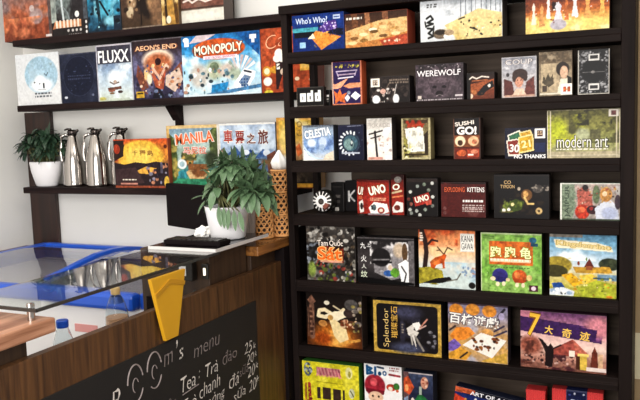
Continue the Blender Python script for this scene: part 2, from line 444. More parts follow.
# ---------------------------------------------------------------- what is printed on each box
ART = {
'who': [('G','24479c','1a3a86','17357e'),('R',0,.36,.5,.47,'4fa6b4'),('R',.03,.47,.45,.62,'171a28'),('P',[(.5,.3),(1,.45),(1,.62),(.6,.6)],'1a1d3a'),
  ('P',[(.36,.62),(.46,.45),(.7,.55),(.95,.66),(.56,.98)],'e8923f'),('N','f3bb62',9,.5,.2,3,[.42,.5,.85,.9]),('P',[(.3,.66),(.4,.52),(.45,.66)],'f0e3c8'),
  ('P',[(.52,.4),(.66,.22),(.85,.2),(.88,.42),(.6,.52)],'5b3d92'),('B',16,(.56,.24,.84,.46),(.015,.03),['b9a4dd','3c2569','e6dcf4'],4),
  ('R',.14,.74,.25,.9,'9ec6ea'),('R',.8,.06,.93,.18,'c9d6ee'),('L',[(.82,.12),(.91,.12)],.03,'24479c'),('B',20,(.7,.5,.98,.6),(.01,.02),['1f3a80','101526'],8),
  ('T',"Who's Who?",.38,.16,.62,.17,'cfdcf4')],
'board': [('G','4a3124','6d4733','8a5a3c'),('P',[(.1,0),(.2,0),(.22,.4),(.12,.4)],'7d5136'),('P',[(.32,0),(.4,0),(.42,.4),(.34,.4)],'a87350'),('P',[(.6,0),(.7,0),(.7,.35),(.62,.35)],'936145'),
  ('P',[(0,.5),(.55,.25),(1,.2),(1,.86),(0,1)],'e3bb80'),('N','c98e52',7,.5,.25,5,[0,.3,1,1]),('P',[(0,.9),(.5,.8),(1,.62),(1,1),(0,1)],'d08a4a'),
  *[('E',u,v,.07,.05,c) for u,v,c in ((.15,.72,'8d6238'),(.3,.62,'f2d9a8'),(.45,.5,'f6e6c3'),(.47,.56,'7d5a34'),(.62,.44,'eccb92'),(.62,.7,'87603a'),(.3,.8,'a3763f'),(.8,.5,'c8995a'),(.12,.86,'f1cf97'),(.82,.66,'efd3a0'))],
  ('P',[(.55,.82),(1,.68),(1,1),(.62,1)],'c4563a'),('B',7,(.6,.82,.9,.9),(.02,.035),['f7e6cf','e9c9a4'],6),('S',(.02,.1,.28,.2),1,'e8ddcf',3)],
'go': [('G','cfd3d8','dfe1e4','d4d6d8'),('N','aab0b6',5,.5,.3,9,[.3,0,1,.5]),*[('R',u,0,u+.012,.45+.1*math.sin(u*40),'8f969c') for u in (.5,.56,.63,.68,.75,.81,.86,.92,.97)],
  ('P',[(.3,.62),(.72,.28),(1,.42),(1,1),(.47,1)],'e6cf94'),('N','d3b672',6,.5,.3,2,[.3,.5,1,1]),('B',22,(.5,.55,.98,.95),(.014,.022),['1c1a18','24201c','f3eee0'],12),('L',[(.62,.72),(.7,.78)],.035,'1c1a18'),('L',[(.48,.5),(.55,.46)],.03,'1c1a18'),
  ('E',.25,.82,.09,.12,'7b6a58'),('E',.25,.78,.07,.06,'3a3028'),('E',.34,.88,.05,.06,'f5f2ea'),('E',.36,.8,.06,.07,'b49a7a'),
  ('L',[(.08,.42),(.13,.36),(.16,.45),(.09,.52),(.16,.56),(.08,.6)],.05,'20201f'),('L',[(.09,.66),(.16,.68),(.1,.78),(.16,.86),(.1,.9)],.05,'20201f'),('L',[(.06,.5),(.07,.62)],.04,'20201f'),('L',[(.17,.62),(.16,.8)],.04,'2a2a28'),('S',(.08,.08,.22,.18),2,'6d6d6d',4)],
'chess': [('G','5a2a1e','8a4226','c46a30','f3cf74','f0d27e'),('N','3a1b16',4,.5,.2,3,[0,0,.6,.5]),('N','fbe9a8',5,.52,.2,7,[0,.6,1,1]),
  *[('P',[(u-.03*s,.78+d),(u-.012*s,.5+d),(u-.018*s,.38+d),(u,.28+d),(u+.018*s,.38+d),(u+.012*s,.5+d),(u+.03*s,.78+d)],c) for u,s,d,c in ((.1,1,0,'f0dccb'),(.2,1.3,.05,'e0a060'),(.28,1,-.1,'f4e6da'),(.4,2.2,.02,'d9d3d8'),(.5,1,-.05,'c7703c'),(.6,1.4,-.12,'e8e0dc'),(.75,1.5,-.05,'e9a860'),(.92,1.5,-.06,'eeb45e'))],
  ('E',.4,.82,.1,.12,'b9b2bb'),('B',26,(.02,.3,.98,.8),(.008,.025),['fff4e4','c66a34','8a3a22','f4c878','ffffff'],5)],
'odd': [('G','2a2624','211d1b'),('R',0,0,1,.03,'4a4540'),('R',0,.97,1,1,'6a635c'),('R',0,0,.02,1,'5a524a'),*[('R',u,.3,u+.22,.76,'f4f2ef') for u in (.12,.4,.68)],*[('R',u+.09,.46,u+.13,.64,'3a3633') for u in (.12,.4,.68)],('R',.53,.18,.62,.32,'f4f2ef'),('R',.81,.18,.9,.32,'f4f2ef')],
'die': [('G','1c1a19','1c1a19'),('R',.15,.3,.85,.45,'e4e0db'),('R',.2,.52,.8,.62,'bdb7b0'),('R',.2,.7,.8,.76,'8a847d')],
'perudo': [('G','3c2a63','35265c','3a2a63'),('P',[(0,.48),(.1,.52),(.56,.38),(.3,.6),(0,.64)],'e7a683'),('P',[(1,.5),(.6,.5),(.38,.56),(.55,.62),(1,.6)],'e89a72'),('R',0,.62,1,.64,'4a3670'),
  ('P',[(.05,.66),(.18,.74),(.26,.62),(.32,.76),(.5,.72),(.4,.84),(.44,.96),(.22,.9),(.08,.98),(.1,.84)],'e7743c'),('P',[(.42,.84),(.52,.76),(.6,.84),(.5,.93)],'f2eef0'),('P',[(.62,.8),(.78,.7),(.96,.8),(.8,.9)],'f4f1f4'),('E',.56,.72,.06,.04,'8f95a8'),
  ('R',0,0,.045,1,'cfae9f'),('R',.955,0,1,1,'d7886a'),('R',0,.965,1,1,'d6805c'),('B',22,(.14,.07,.9,.14),(.014,.024),['d9c85a','bfae3e','7d7a3c'],4),('L',[(.15,.22),(.85,.21)],.025,'c9b9d0'),('L',[(.2,.3),(.78,.29)],.03,'b8a2b6'),('L',[(.22,.38),(.72,.36)],.03,'e6e0ea'),('L',[(.16,.22),(.22,.34)],.02,'c9b9d0'),('L',[(.84,.21),(.78,.33)],.02,'c9b9d0')],
'band': [('G','3a3230','2e2726','2a2322'),('N','4d423e',6,.5,.2,3),('R',.02,.06,.25,.36,'eee6da'),('R',.07,.11,.2,.3,'4a2f2a'),('S',(.08,.13,.19,.28),3,'d9c9b8',5),
  ('B',40,(.05,.4,.7,.95),(.02,.06),['8d7f7a','d7d0ca','5a4a46','211b1a','b7a79f'],11),('E',.15,.85,.1,.16,'e4e6e8'),('E',.66,.85,.08,.18,'dfe0e2'),('E',.33,.55,.07,.1,'d6a99a'),('L',[(.4,.5),(.55,.1)],.02,'8d7a6c'),('L',[(.62,.7),(.68,.3)],.03,'d3cdc8'),('S',(.5,.12,.98,.3),2,'8a7a6e',6)],
'wolf': [('G','3a3336','463c42','4a3f45','3a3236'),('N','5e5058',6,.5,.2,4),('E',.5,.6,.3,.34,'6a5a62',.6),('P',[(.25,.42),(.36,.62),(.3,.5),(.5,.52),(.7,.5),(.74,.42),(.68,.75),(.5,.95),(.33,.75)],'564850'),('E',.4,.62,.05,.04,'2a2226'),('E',.6,.62,.05,.04,'2a2226'),('E',.5,.8,.08,.08,'31282c'),
  ('L',[(.44,.86),(.5,.83),(.57,.86)],.015,'b5a5aa'),('B',36,(.1,.03,.95,.14),(.006,.02),['1e191c','a09498','80757a'],5),('R',.04,.84,.12,.93,'d6c8bd'),('S',(.02,.955,.97,.985),1,'b9aeb0',4),('R',.83,.85,.98,.89,'cfc6c8'),
  ('T','WEREWOLF',.49,.24,.92,.16,'e9e4e6',0,None,.01)],
'car': [('G','2c1a14','4a2418','8a4226','7a3a24'),('P',[(0,.45),(1,.25),(1,.62),(0,.75)],'a85a34'),('P',[(.32,.85),(.6,.5),(.95,.3),(1,.55),(.7,.72),(.6,.86)],'1f1a1c'),('N','c47a4a',6,.52,.15,8,[0,.4,.6,1]),('E',.12,.88,.1,.1,'e9c9ae'),('E',.82,.5,.05,.06,'f0e2d4'),('R',0,0,.14,1,'1b1413'),('L',[(.1,.22),(.2,.14),(.35,.22),(.55,.14),(.8,.18)],.05,'efe6d8'),('L',[(.2,.3),(.75,.28)],.04,'c6764a')],
'coup': [('G','8f9099','a9a8ae','b9b3b4','c3b2ac'),('N','d9d6d8',7,.5,.3,6,[0,.1,1,.55]),('P',[(.06,.52),(.3,.6),(.38,.95),(.06,.95)],'6a3a36'),('P',[(.94,.48),(.72,.62),(.64,.95),(.96,.95)],'7a423c'),('P',[(.3,.95),(.42,.78),(.62,.78),(.72,.95)],'e6c4ac'),('E',.5,.58,.13,.17,'c98c72'),('E',.53,.42,.22,.13,'4a3834'),('E',.68,.5,.07,.1,'4a3834'),('E',.36,.5,.06,.12,'54403a'),('E',.5,.62,.1,.13,'d59a80'),('E',.46,.57,.02,.012,'3a2420'),('E',.56,.57,.02,.012,'3a2420'),('E',.52,.69,.03,.012,'a0524a'),
  ('R',.08,.93,.95,.98,'c9a08c'),('E',.17,.43,.05,.05,'4a4548'),('R',0,0,1,.012,'d8d4d4'),('R',0,0,.015,1,'d0cccc'),('R',.985,0,1,1,'d0cccc'),('T','COUP',.5,.12,.76,.12,'f4f1ee',0,'7a6a68',-.02)],
'lady': [('G','6a5a48','8a7a62','a2917a','8f7f68'),('R',0,0,1,.25,'6d5c48'),('N','a3927a',7,.5,.25,5,[0,0,1,.26]),('R',.06,.26,.62,.92,'bda98a'),('P',[(.1,.7),(.14,.5),(.2,.62),(.28,.46),(.34,.6),(.42,.5),(.46,.72),(.3,.8)],'5e5342'),('E',.72,.4,.2,.16,'3a2e26'),('E',.76,.47,.12,.14,'d9b194'),('P',[(.55,.95),(.66,.62),(.86,.62),(.95,.95)],'e6dcc6'),('P',[(.85,.55),(1,.6),(1,1),(.9,1)],'2d2620'),('R',.1,.76,.24,.9,'54453a'),('R',.02,.93,.98,.97,'e0d5bf'),('R',.66,.74,1,.98,'f6f1e8'),('R',.73,.8,.82,.92,'c4512e'),('R',.86,.8,.95,.92,'c4512e'),('L',[(.75,.86),(.93,.86)],.02,'d98a3a')],
'ornate': [('G','2c2a2b','242223','2c2a2b'),('B',55,(.02,.05,.98,.28),(.012,.03),['8b8a8c','5b5a5c','a9a8aa'],3),('B',55,(.02,.68,.98,.97),(.012,.03),['8b8a8c','5b5a5c','a9a8aa'],4),('B',26,(.02,.3,.14,.7),(.01,.02),['77767a','4b4a4c'],5),('B',26,(.86,.3,.98,.7),(.01,.02),['77767a','4b4a4c'],6),('E',.5,.47,.36,.28,'232122'),('R',.34,.1,.68,.24,'d9d6d2'),('R',.39,.13,.63,.21,'3a3839'),('R',.34,.76,.68,.9,'d9d6d2'),('R',.39,.79,.63,.87,'3a3839'),('L',[(.15,.5),(.85,.5)],.012,'7f7c7c'),('E',.48,.5,.06,.03,'8e8a88'),('R',0,0,.02,1,'c4bfb6'),('R',.97,0,1,1,'b4aea6'),('R',0,.985,1,1,'cfc9be')],
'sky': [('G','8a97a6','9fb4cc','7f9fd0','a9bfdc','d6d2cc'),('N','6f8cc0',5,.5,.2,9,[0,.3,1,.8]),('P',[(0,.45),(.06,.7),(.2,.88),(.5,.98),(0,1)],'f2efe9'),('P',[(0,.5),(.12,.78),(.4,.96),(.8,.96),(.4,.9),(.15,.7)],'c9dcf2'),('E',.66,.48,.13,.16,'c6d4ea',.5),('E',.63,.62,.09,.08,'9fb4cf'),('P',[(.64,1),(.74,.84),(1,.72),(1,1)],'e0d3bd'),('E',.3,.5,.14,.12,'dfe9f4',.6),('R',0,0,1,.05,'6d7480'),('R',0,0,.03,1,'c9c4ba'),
  ('T','CELESTIA',.5,.22,.84,.24,'f1f3f5',8,'76859a',.03)],
'ring': [('G','2c2f4a','23264090'[:6],'23263e'),('R',0,0,1,.03,'3a3a4e'),('O',.46,.52,.28,.05,'3b4a5e'),('E',.48,.52,.3,.23,'4a6a78'),('E',.42,.55,.2,.16,'7f9c9a'),('P',[(.5,.36),(.6,.46),(.56,.62),(.48,.6)],'2f3a50'),('E',.53,.5,.04,.05,'c9d3cf'),
  *[('L',[(.46+.36*math.cos(R(a)),.52-.28*math.sin(R(a))),(.46+.43*math.cos(R(a+3)),.52-.335*math.sin(R(a+3)))],.05,'edf0f2') for a in (62,82,102,122,142,162,182,202,222,242,262,285)],('R',.12,.78,.84,.825,'b7bccb'),('L',[(.38,.045),(.9,.03)],.02,'8b8fa5'),('B',6,(.6,.2,.95,.7),(.006,.012),['6d7890'],3)],
'torii': [('G','c9c3ba','dcd8d2','e8e5df','ead9cf'),('N','f4f2ee',6,.5,.3,5),('N','c3a59a',9,.6,.15,8,[0,.4,1,1]),('L',[(.33,.32),(.4,.95)],.05,'2a2324'),('L',[(.1,.38),(.62,.3)],.035,'2a2324'),('L',[(.16,.48),(.56,.42)],.03,'3a3030'),('B',8,(.55,.4,.95,.85),(.015,.03),['b9a8a2','8f8078','d9b0a0'],4),('R',.02,.93,.62,.99,'d69c8c'),('R',.72,.9,.98,.99,'fbfaf8'),('T','TOKAIDO',.52,.17,.86,.1,'a79f98',0,None,.0)],
'scroll': [('G','6a5a3c','8d7f58','97895e','6f6241'),('N','b9ab7a',6,.5,.25,8),('R',0,0,.06,1,'c3b78e'),('R',.94,0,1,1,'c3b78e'),('R',.1,.05,.9,.12,'54412c'),('P',[(.12,.25),(.74,.2),(.82,.8),(.22,.82)],'e9e5da'),('N','bcb8aa',9,.55,.12,4,[.2,.3,.75,.75]),('P',[(.06,.4),(.2,.5),(.24,.95),(.06,.95)],'a39a52'),('B',30,(.08,.55,.4,.95),(.012,.03),['d8d28a','6c6a34','38301e','eee7c4'],6),('P',[(.78,.4),(.92,.3),(.92,.85),(.8,.85)],'3e3020'),('R',.1,.86,.92,.9,'4a3c24'),('R',.06,.95,.94,.98,'d2c79c'),('L',[(.2,.08),(.3,.2),(.4,.07),(.5,.2),(.62,.08),(.72,.2)],.07,'b03a24'),('L',[(.22,.2),(.78,.15)],.04,'c4482c')],
'sushi': [('G','211818','2a1d1a','2a1d1a'),('R',0,.42,1,.7,'8d4f2c'),('R',0,.72,1,1,'7d2f1e'),('E',.25,.56,.2,.13,'f2d9b6'),('E',.25,.6,.1,.07,'5a3a2a'),('E',.75,.56,.2,.12,'e9bd92'),('E',.78,.58,.1,.06,'c97a58'),('E',.3,.85,.18,.08,'d9683c'),('R',.5,.76,.95,.95,'b8482c'),('R',.55,.88,.75,.92,'f2e4d4'),('E',.78,.82,.14,.05,'e08a6a'),('R',0,0,.04,1,'7a5140'),('R',.96,0,1,1,'5a3a2c'),('T','SUSHI',.42,.12,.72,.1,'eadfd4',6,None,.03),('T','GO!',.5,.3,.74,.2,'f7f2ec',0,'3a2a26',.04)],
'cards': [('G','1c1c38','1c1c3a','191934'),('P',[(.06,.22),(.36,.06),(.42,.34),(.1,.5)],'efe9da'),('P',[(.09,.25),(.35,.11),(.39,.32),(.12,.46)],'3f7a58'),('P',[(.34,.14),(.62,.06),(.66,.2),(.38,.3)],'f0dca0'),('P',[(.36,.17),(.6,.1),(.63,.2),(.4,.27)],'d6a437'),('P',[(.03,.4),(.3,.34),(.36,.9),(.08,.92)],'efe4d6'),('P',[(.06,.43),(.3,.38),(.34,.86),(.1,.87)],'9a3a2c'),('P',[(.32,.3),(.68,.2),(.7,.74),(.34,.84)],'f2dd98'),('P',[(.35,.33),(.65,.25),(.67,.7),(.37,.79)],'d9ab2c'),('R',.72,.03,.96,.34,'f3efe8'),('R',.77,.09,.91,.28,'5a3038'),('S',(.79,.12,.9,.26),2,'e6c8a0',3),('R',.72,.5,.96,.78,'24305e'),
  ('T','30',.23,.66,.24,.26,'f2ece2',-4,None,.03),('T','21',.51,.52,.22,.24,'f2e3a4',8,None,.03),('T','NO THANKS',.6,.93,.76,.13,'f3f1ee',0,None,.03)],
'modern': [('G','6f6a3a','8d8a4a','9a9c5e','b0a984'),('N','5d5a34',4,.52,.15,4,[.3,0,1,.7]),('N','b7b83e',4,.5,.2,9,[0,.1,.55,.8]),('N','3f3d28',6,.6,.1,13,[.35,0,.9,.5]),('E',.5,.52,.1,.14,'b3b690',.5),('R',.6,.42,.74,.62,'6f6c48'),('E',.15,.4,.12,.22,'b9c032',.8),('R',0,.86,1,1,'b9ad8e'),
  ('R',0,0,.012,1,'d8cdb2'),('R',.035,0,.05,1,'d8cdb2'),('R',.95,0,.962,1,'d0c5a8'),('R',.985,0,1,1,'d8cdb2'),('R',.03,.93,.97,.95,'d8cdb2'),('R',0,0,1,.02,'8a8266'),('R',.85,.02,.98,.16,'dcd4c8'),('R',.88,.045,.95,.13,'7a4a4a'),('S',(.13,.805,.84,.85),1,'efe9da',4),('T','modern art',.49,.66,.7,.25,'f6f4ec',0,'3c3a26',-.01)],
'blk1': [('G','1d1a1a','1d1a1a'),('R',.1,.12,.9,.15,'4a4644'),('R',.2,.42,.75,.52,'5a5552'),('R',.25,.6,.7,.7,'4a4542'),('R',.3,.85,.6,.98,'a9a39c')],
'blk2': [('G','1d1a1c','211e20'),('L',[(.3,.35),(.3,.66)],.07,'d6d2d0'),('L',[(.32,.52),(.75,.32)],.06,'d6d2d0'),('L',[(.36,.5),(.75,.66)],.06,'c6c2c0')],
'uno1': [('G','a82f22','b8362a','b23226'),('R',0,0,1,.05,'6a1c16'),('P',[(.08,.66),(.26,.58),(.3,.95),(.12,.98)],'ece6de'),('E',.2,.78,.07,.1,'3a2a2a'),('T','U!',.17,.32,.24,.24,'f6efe2',-8,'8a5a14',.03),('S',(.08,.5,.24,.58),2,'e08a5a',4)],
'uno2': [('G','a82f22','b8362a','b43428'),('R',0,0,1,.06,'7a2018'),('P',[(.05,.78),(.3,.62),(.9,.68),(.98,.9),(.6,.98),(.15,.97)],'f1ece6'),('E',.3,.78,.1,.09,'5a6a6e'),('E',.62,.86,.16,.09,'b23226'),('E',.62,.86,.09,.05,'e9d9c4'),('P',[(.15,.74),(.22,.7),(.25,.84),(.18,.86)],'20242a'),('R',.02,.95,.98,.99,'8f8a90'),('S',(.12,.5,.85,.6),2,'e8a888',4),('T','UNO',.46,.27,.78,.25,'f6efe2',12,'8a5a14',.04)],
'uno3': [('G','6a2018','9f2d22','b43428','a82f22'),('R',0,0,1,.12,'3a1512'),('E',.55,.12,.3,.08,'8d8782'),('P',[(.05,.82),(.4,.66),(.95,.7),(.95,.92),(.1,.95)],'eee8e0'),('E',.45,.82,.25,.07,'8a3a30'),('L',[(.1,.45),(.8,.4)],.05,'d8c39a'),('L',[(.1,.56),(.9,.52)],.04,'e88a5a'),('T','O',.4,.3,.6,.15,'f6efe2',14,'8a5a14',.03)],
'unod': [('G','241c1c','1e1818','221b1b'),('R',0,0,1,.09,'3a2e2c'),*[('E',u,v,.055,.046,c) for u,v,c in ((.12,.35,'bfc0b8'),(.36,.2,'9aa09a'),(.58,.15,'7f8a7a'),(.84,.12,'c9cac4'),(.72,.3,'8a9084'),(.85,.48,'d5d6cf'),(.06,.55,'7a4038'),(.14,.68,'94584a'),(.32,.86,'a6aaa4'),(.6,.82,'8f988c'),(.42,.97,'c8c9c2'),(.14,.92,'8f948d'),(.84,.72,'7f847c'),(.1,.83,'b2b3ab'))],
  ('P',[(.2,.5),(.72,.36),(.8,.62),(.28,.74)],'b8362c'),('P',[(.6,.6),(.8,.55),(.82,.68),(.64,.7)],'cf5a4a'),('T','UNO',.5,.53,.46,.16,'f6ead8',14,'7a2018',.04)],
'kit': [('G','5a1f1c','64221f','5e211f'),('R',0,0,1,.04,'2a1512'),('N','6e2a26',6,.5,.3,5),('P',[(.5,.72),(.95,.72),(.8,.97),(.66,.97)],'73403c'),('S',(.5,.5,.96,.6),1,'f0e9e4',3),('S',(.48,.64,.97,.86),4,'c9b5b0',5),('E',.08,.75,.04,.05,'7a4a48'),('E',.08,.88,.04,.05,'7a4a48'),('E',.96,.75,.03,.05,'8a5a58'),('T','EXPLODING',.31,.2,.46,.14,'cf5a34',0,None,.01),('T','KITTENS',.79,.2,.38,.14,'f0ebe6',0,None,.01)],
'typ': [('G','1c1718','201a1b','1d1718'),('R',0,0,1,.03,'332a28'),('N','3a2e24',5,.58,.15,6,[.1,.3,.95,.9]),('P',[(.1,.85),(.2,.68),(.4,.55),(.56,.62),(.5,.8),(.28,.88)],'4a5a26'),('N','7d8a3a',8,.55,.12,3,[.12,.55,.52,.85]),('E',.6,.46,.1,.13,'8a6038'),('E',.58,.44,.05,.07,'d9a766'),('L',[(.56,.52),(.62,.66),(.72,.66)],.045,'e4c47e'),('E',.8,.32,.1,.09,'5a5450'),('B',16,(.7,.22,.98,.36),(.014,.03),['a79c90','7a706a','463e3c'],4),('E',.18,.82,.035,.04,'ede6d8'),('E',.27,.8,.03,.04,'ede6d8'),('E',.34,.68,.03,.04,'e8d79a'),('E',.82,.82,.06,.075,'d2b27a'),('E',.82,.82,.025,.03,'5a4630'),('E',.46,.32,.03,.04,'b8a894'),('L',[(.14,.86),(.34,.84)],.02,'8a7a4a'),
  ('T','CO',.25,.17,.13,.08,'c9a774',0,None,.01),('T','TYPOON',.25,.27,.26,.08,'c9a774',0,None,.01)],
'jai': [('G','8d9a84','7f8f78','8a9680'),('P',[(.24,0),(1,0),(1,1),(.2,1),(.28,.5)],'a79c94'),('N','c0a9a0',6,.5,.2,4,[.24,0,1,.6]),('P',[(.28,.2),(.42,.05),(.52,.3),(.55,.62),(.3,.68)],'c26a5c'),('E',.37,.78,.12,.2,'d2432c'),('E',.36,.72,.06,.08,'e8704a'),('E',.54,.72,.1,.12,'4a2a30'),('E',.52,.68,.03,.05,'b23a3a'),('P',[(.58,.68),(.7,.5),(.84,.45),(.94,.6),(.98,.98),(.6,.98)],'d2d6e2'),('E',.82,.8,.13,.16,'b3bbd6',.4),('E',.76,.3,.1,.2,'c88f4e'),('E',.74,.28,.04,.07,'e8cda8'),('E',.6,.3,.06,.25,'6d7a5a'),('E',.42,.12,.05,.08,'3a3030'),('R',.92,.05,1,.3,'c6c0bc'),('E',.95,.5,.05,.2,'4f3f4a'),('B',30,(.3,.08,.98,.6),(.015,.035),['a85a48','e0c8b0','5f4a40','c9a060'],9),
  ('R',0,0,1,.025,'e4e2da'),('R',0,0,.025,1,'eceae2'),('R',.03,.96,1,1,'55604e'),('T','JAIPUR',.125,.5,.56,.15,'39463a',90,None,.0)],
'sat': [('G','5a5450','3c3836','2f2b28','3a3632','464038'),('N','8f8a84',6,.5,.2,3,[0,0,1,.3]),('N','77736c',6,.52,.15,14,[0,.6,1,1]),('B',70,(0,.02,1,.3),(.015,.045),['a8a39c','2a2624','6f655c','c9c4bc','4d4540'],7),('B',80,(0,.6,1,1),(.012,.04),['8f8b80','2a2723','6f7a3c','bdb8ac','7a5a54','a4493f','4a5560'],8),('B',40,(0,.3,.25,.7),(.02,.05),['3a3838','6f7580','2b2726','8a8f98'],5),('B',40,(.8,.3,1,.75),(.02,.05),['3a3430','9a958c','2b2522','6a5a48'],6),('E',.1,.8,.08,.14,'8fa24e',.5),
  ('P',[(.22,.34),(.78,.36),(.76,.66),(.26,.64)],'3a201a'),('P',[(.22,.4),(.42,.36),(.6,.42),(.76,.4),(.76,.66),(.26,.64)],'8d3318'),('R',.28,.62,.74,.66,'e9a78a'),('T','Tam',.34,.31,.22,.1,'f2e4d8',0,None,.01),('T','Quốc',.62,.3,.28,.14,'f2e4d8',0,None,.01),('T','Sát',.48,.5,.5,.24,'ee6b24',0,'f3c07a',.02)],
'ink': [('G','2a2627','3a3536','514b4c','3f3a3b','1f1c1d'),('P',[(.28,.5),(.45,.2),(.8,.12),(.9,.3),(.9,.8),(.6,.9),(.3,.75)],'8f8a8c'),('N','e2dede',5,.5,.15,5,[.22,.08,.9,.85]),('E',.42,.42,.17,.2,'2a2627'),('L',[(.28,.48),(.56,.46)],.03,'8d888a'),('L',[(.26,.54),(.6,.52)],.04,'1d1a1b'),('E',.74,.26,.1,.16,'c9b49c',.4),('E',.84,.3,.05,.2,'6d5238'),('P',[(.72,.55),(.85,.45),(.96,.55),(1,.98),(.78,.98)],'f0eeee'),('L',[(.78,.6),(.86,.75),(.82,.95)],.03,'2a2728'),('L',[(.93,.6),(.95,.9)],.04,'3a3738'),('E',.55,.76,.09,.07,'3f6ab4'),('E',.66,.74,.08,.1,'6fae3c'),('E',.58,.64,.04,.06,'d9c4ac'),('R',.9,.05,1,1,'6f6a6c'),('P',[(0,.86),(1,.94),(1,1),(0,1)],'141213'),('R',0,0,1,.03,'5a5556'),
  ('T','九',.1,.18,.1,.13,'e8e6e2'),('T','上',.2,.16,.06,.09,'d8d6d2'),('T','火',.11,.46,.1,.14,'e8e6e2'),('T','人',.11,.63,.09,.1,'dcdcd2'),('T','紋',.11,.8,.12,.14,'c9d2b8')],
'kana': [('G','d77a48','e89a64','ecc49a','d8d6cc','c9d6d4','d0dad6'),('N','c9562c',4,.5,.2,4,[0,0,.7,.28]),('N','f0cf9a',5,.5,.2,6,[.2,.3,.9,.6]),('N','b8d0da',5,.48,.2,12,[.4,.55,1,1]),('L',[(.1,.7),(.14,.4),(.12,.2),(.06,.02)],.08,'3a2420'),('L',[(.13,.3),(.24,.18),(.34,.2)],.035,'3a2420'),('L',[(.12,.22),(.02,.16)],.035,'3a2420'),('P',[(0,.68),(.2,.64),(.42,.7),(.45,.84),(.2,.9),(0,.95)],'b9ab3a'),('N','8d8228',7,.5,.2,3,[0,.66,.45,.95]),('P',[(.22,.66),(.2,.56),(.3,.48),(.42,.44),(.46,.4),(.5,.44),(.46,.54),(.47,.66),(.43,.66),(.42,.58),(.32,.6),(.28,.68)],'cf5a22'),('E',.3,.56,.08,.05,'e2793a'),('L',[(.44,.41),(.34,.3)],.018,'4a2a1c'),('L',[(.46,.41),(.52,.3),(.6,.34)],.018,'4a2a1c'),('L',[(.38,.35),(.33,.36)],.014,'4a2a1c'),('P',[(.04,.94),(.3,.84),(.55,.8),(.6,.86),(.4,.92)],'1f1a18'),('L',[(.5,.88),(.68,.84),(.74,.74)],.02,'6f6a60'),('B',24,(.78,.6,1,.8),(.012,.03),['8aa4c4','c9d2d8','b48a7a'],4),('E',.94,.93,.06,.055,'23211f'),('S',(.02,.06,.09,.22),4,'e9d9c9',5),('R',.74,.06,.99,.36,'ddd9d0'),('R',.755,.075,.975,.345,'efece4'),('T','KANA',.865,.14,.2,.11,'2a2624',0,None,.0),('T','GAWA',.865,.27,.2,.11,'2a2624',0,None,.0)],
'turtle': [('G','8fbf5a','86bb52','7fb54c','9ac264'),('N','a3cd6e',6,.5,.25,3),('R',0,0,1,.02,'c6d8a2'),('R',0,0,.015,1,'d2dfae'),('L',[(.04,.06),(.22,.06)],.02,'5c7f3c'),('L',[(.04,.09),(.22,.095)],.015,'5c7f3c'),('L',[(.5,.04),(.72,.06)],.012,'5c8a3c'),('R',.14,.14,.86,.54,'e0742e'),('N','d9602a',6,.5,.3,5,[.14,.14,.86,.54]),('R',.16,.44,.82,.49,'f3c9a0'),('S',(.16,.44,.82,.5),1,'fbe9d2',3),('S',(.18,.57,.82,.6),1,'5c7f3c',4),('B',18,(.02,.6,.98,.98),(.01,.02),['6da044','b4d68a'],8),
  ('E',.32,.72,.13,.12,'3f3a8c'),('P',[(.19,.72),(.45,.76),(.4,.84),(.24,.82)],'33307a'),('E',.2,.78,.045,.035,'efdcb4'),('E',.45,.79,.035,.03,'e8cfa0'),('E',.28,.87,.03,.04,'f0e0bc'),('E',.38,.86,.03,.04,'f0e0bc'),('E',.64,.72,.12,.11,'d9642e'),('E',.6,.7,.05,.05,'ef8a4a'),('P',[(.52,.76),(.78,.78),(.7,.84),(.56,.83)],'c24f24'),('E',.8,.74,.045,.05,'e9c984'),('E',.6,.87,.03,.04,'f0e0bc'),('E',.7,.87,.03,.04,'f0e0bc'),('E',.86,.11,.06,.05,'2f6a8a'),('R',.82,.16,.94,.21,'2a5a74'),('R',.8,.86,.94,.97,'5a2a3c'),('E',.87,.915,.04,.035,'e8d2dc'),
  ('T','跑',.25,.325,.19,.19,'f6f2b4',0,'7a8a1e',.02),('T','跑',.49,.325,.19,.19,'f6f2b4',0,'7a8a1e',.02),('T','龟',.74,.325,.19,.19,'f6f2b4',0,'7a8a1e',.02)],
'king': [('G','5f93b4','7fb0cc','a9c6da','d6dfe4','d8c98c','cdbf5a','b7b83e'),('N','eef2f4',4,.48,.25,6,[.1,.15,.9,.42]),('E',.12,.5,.22,.14,'b09a3a'),('N','d2b04a',6,.5,.2,8,[0,.38,.4,.62]),('E',.08,.6,.2,.1,'4f4a26'),('E',.9,.46,.16,.1,'3a4430'),('B',20,(.75,.4,1,.5),(.02,.035),['2f3a2a','4a5238'],3),('P',[(.35,.52),(.9,.5),(.95,.6),(.4,.62)],'d2a23c'),('P',[(.52,.52),(.6,.37),(.68,.52)],'7a342c'),('R',.55,.5,.65,.56,'b5653c'),('E',.44,.46,.02,.035,'8a3a24'),('E',.56,.39,.012,.03,'6a8a3a'),('P',[(.18,.66),(.34,.62),(.52,.78),(.36,.84)],'ecb42a'),('P',[(.44,.66),(.64,.62),(.78,.72),(.66,.82),(.56,.8)],'e3c34a'),('R',.72,.62,1,.72,'7fa0b8'),('R',.66,.68,.96,.7,'4f6a7a'),('P',[(.03,.8),(.18,.78),(.26,.9),(.08,.95)],'2c5aa8'),('P',[(0,.9),(.2,.86),(.38,.92),(.36,1),(0,1)],'dfe4ea'),('B',10,(.02,.88,.32,.98),(.014,.03),['f4f4f2','9fb4cc','2a2a30'],5),('P',[(.42,.86),(.7,.72),(1,.78),(1,1),(.5,1)],'b9bf3c'),('B',34,(.35,.66,.98,.98),(.008,.02),['8f9a2c','dcd86a','d79a2c','6f7a2a','f0e6a0'],9),('E',.9,.98,.05,.02,'e08a2a'),
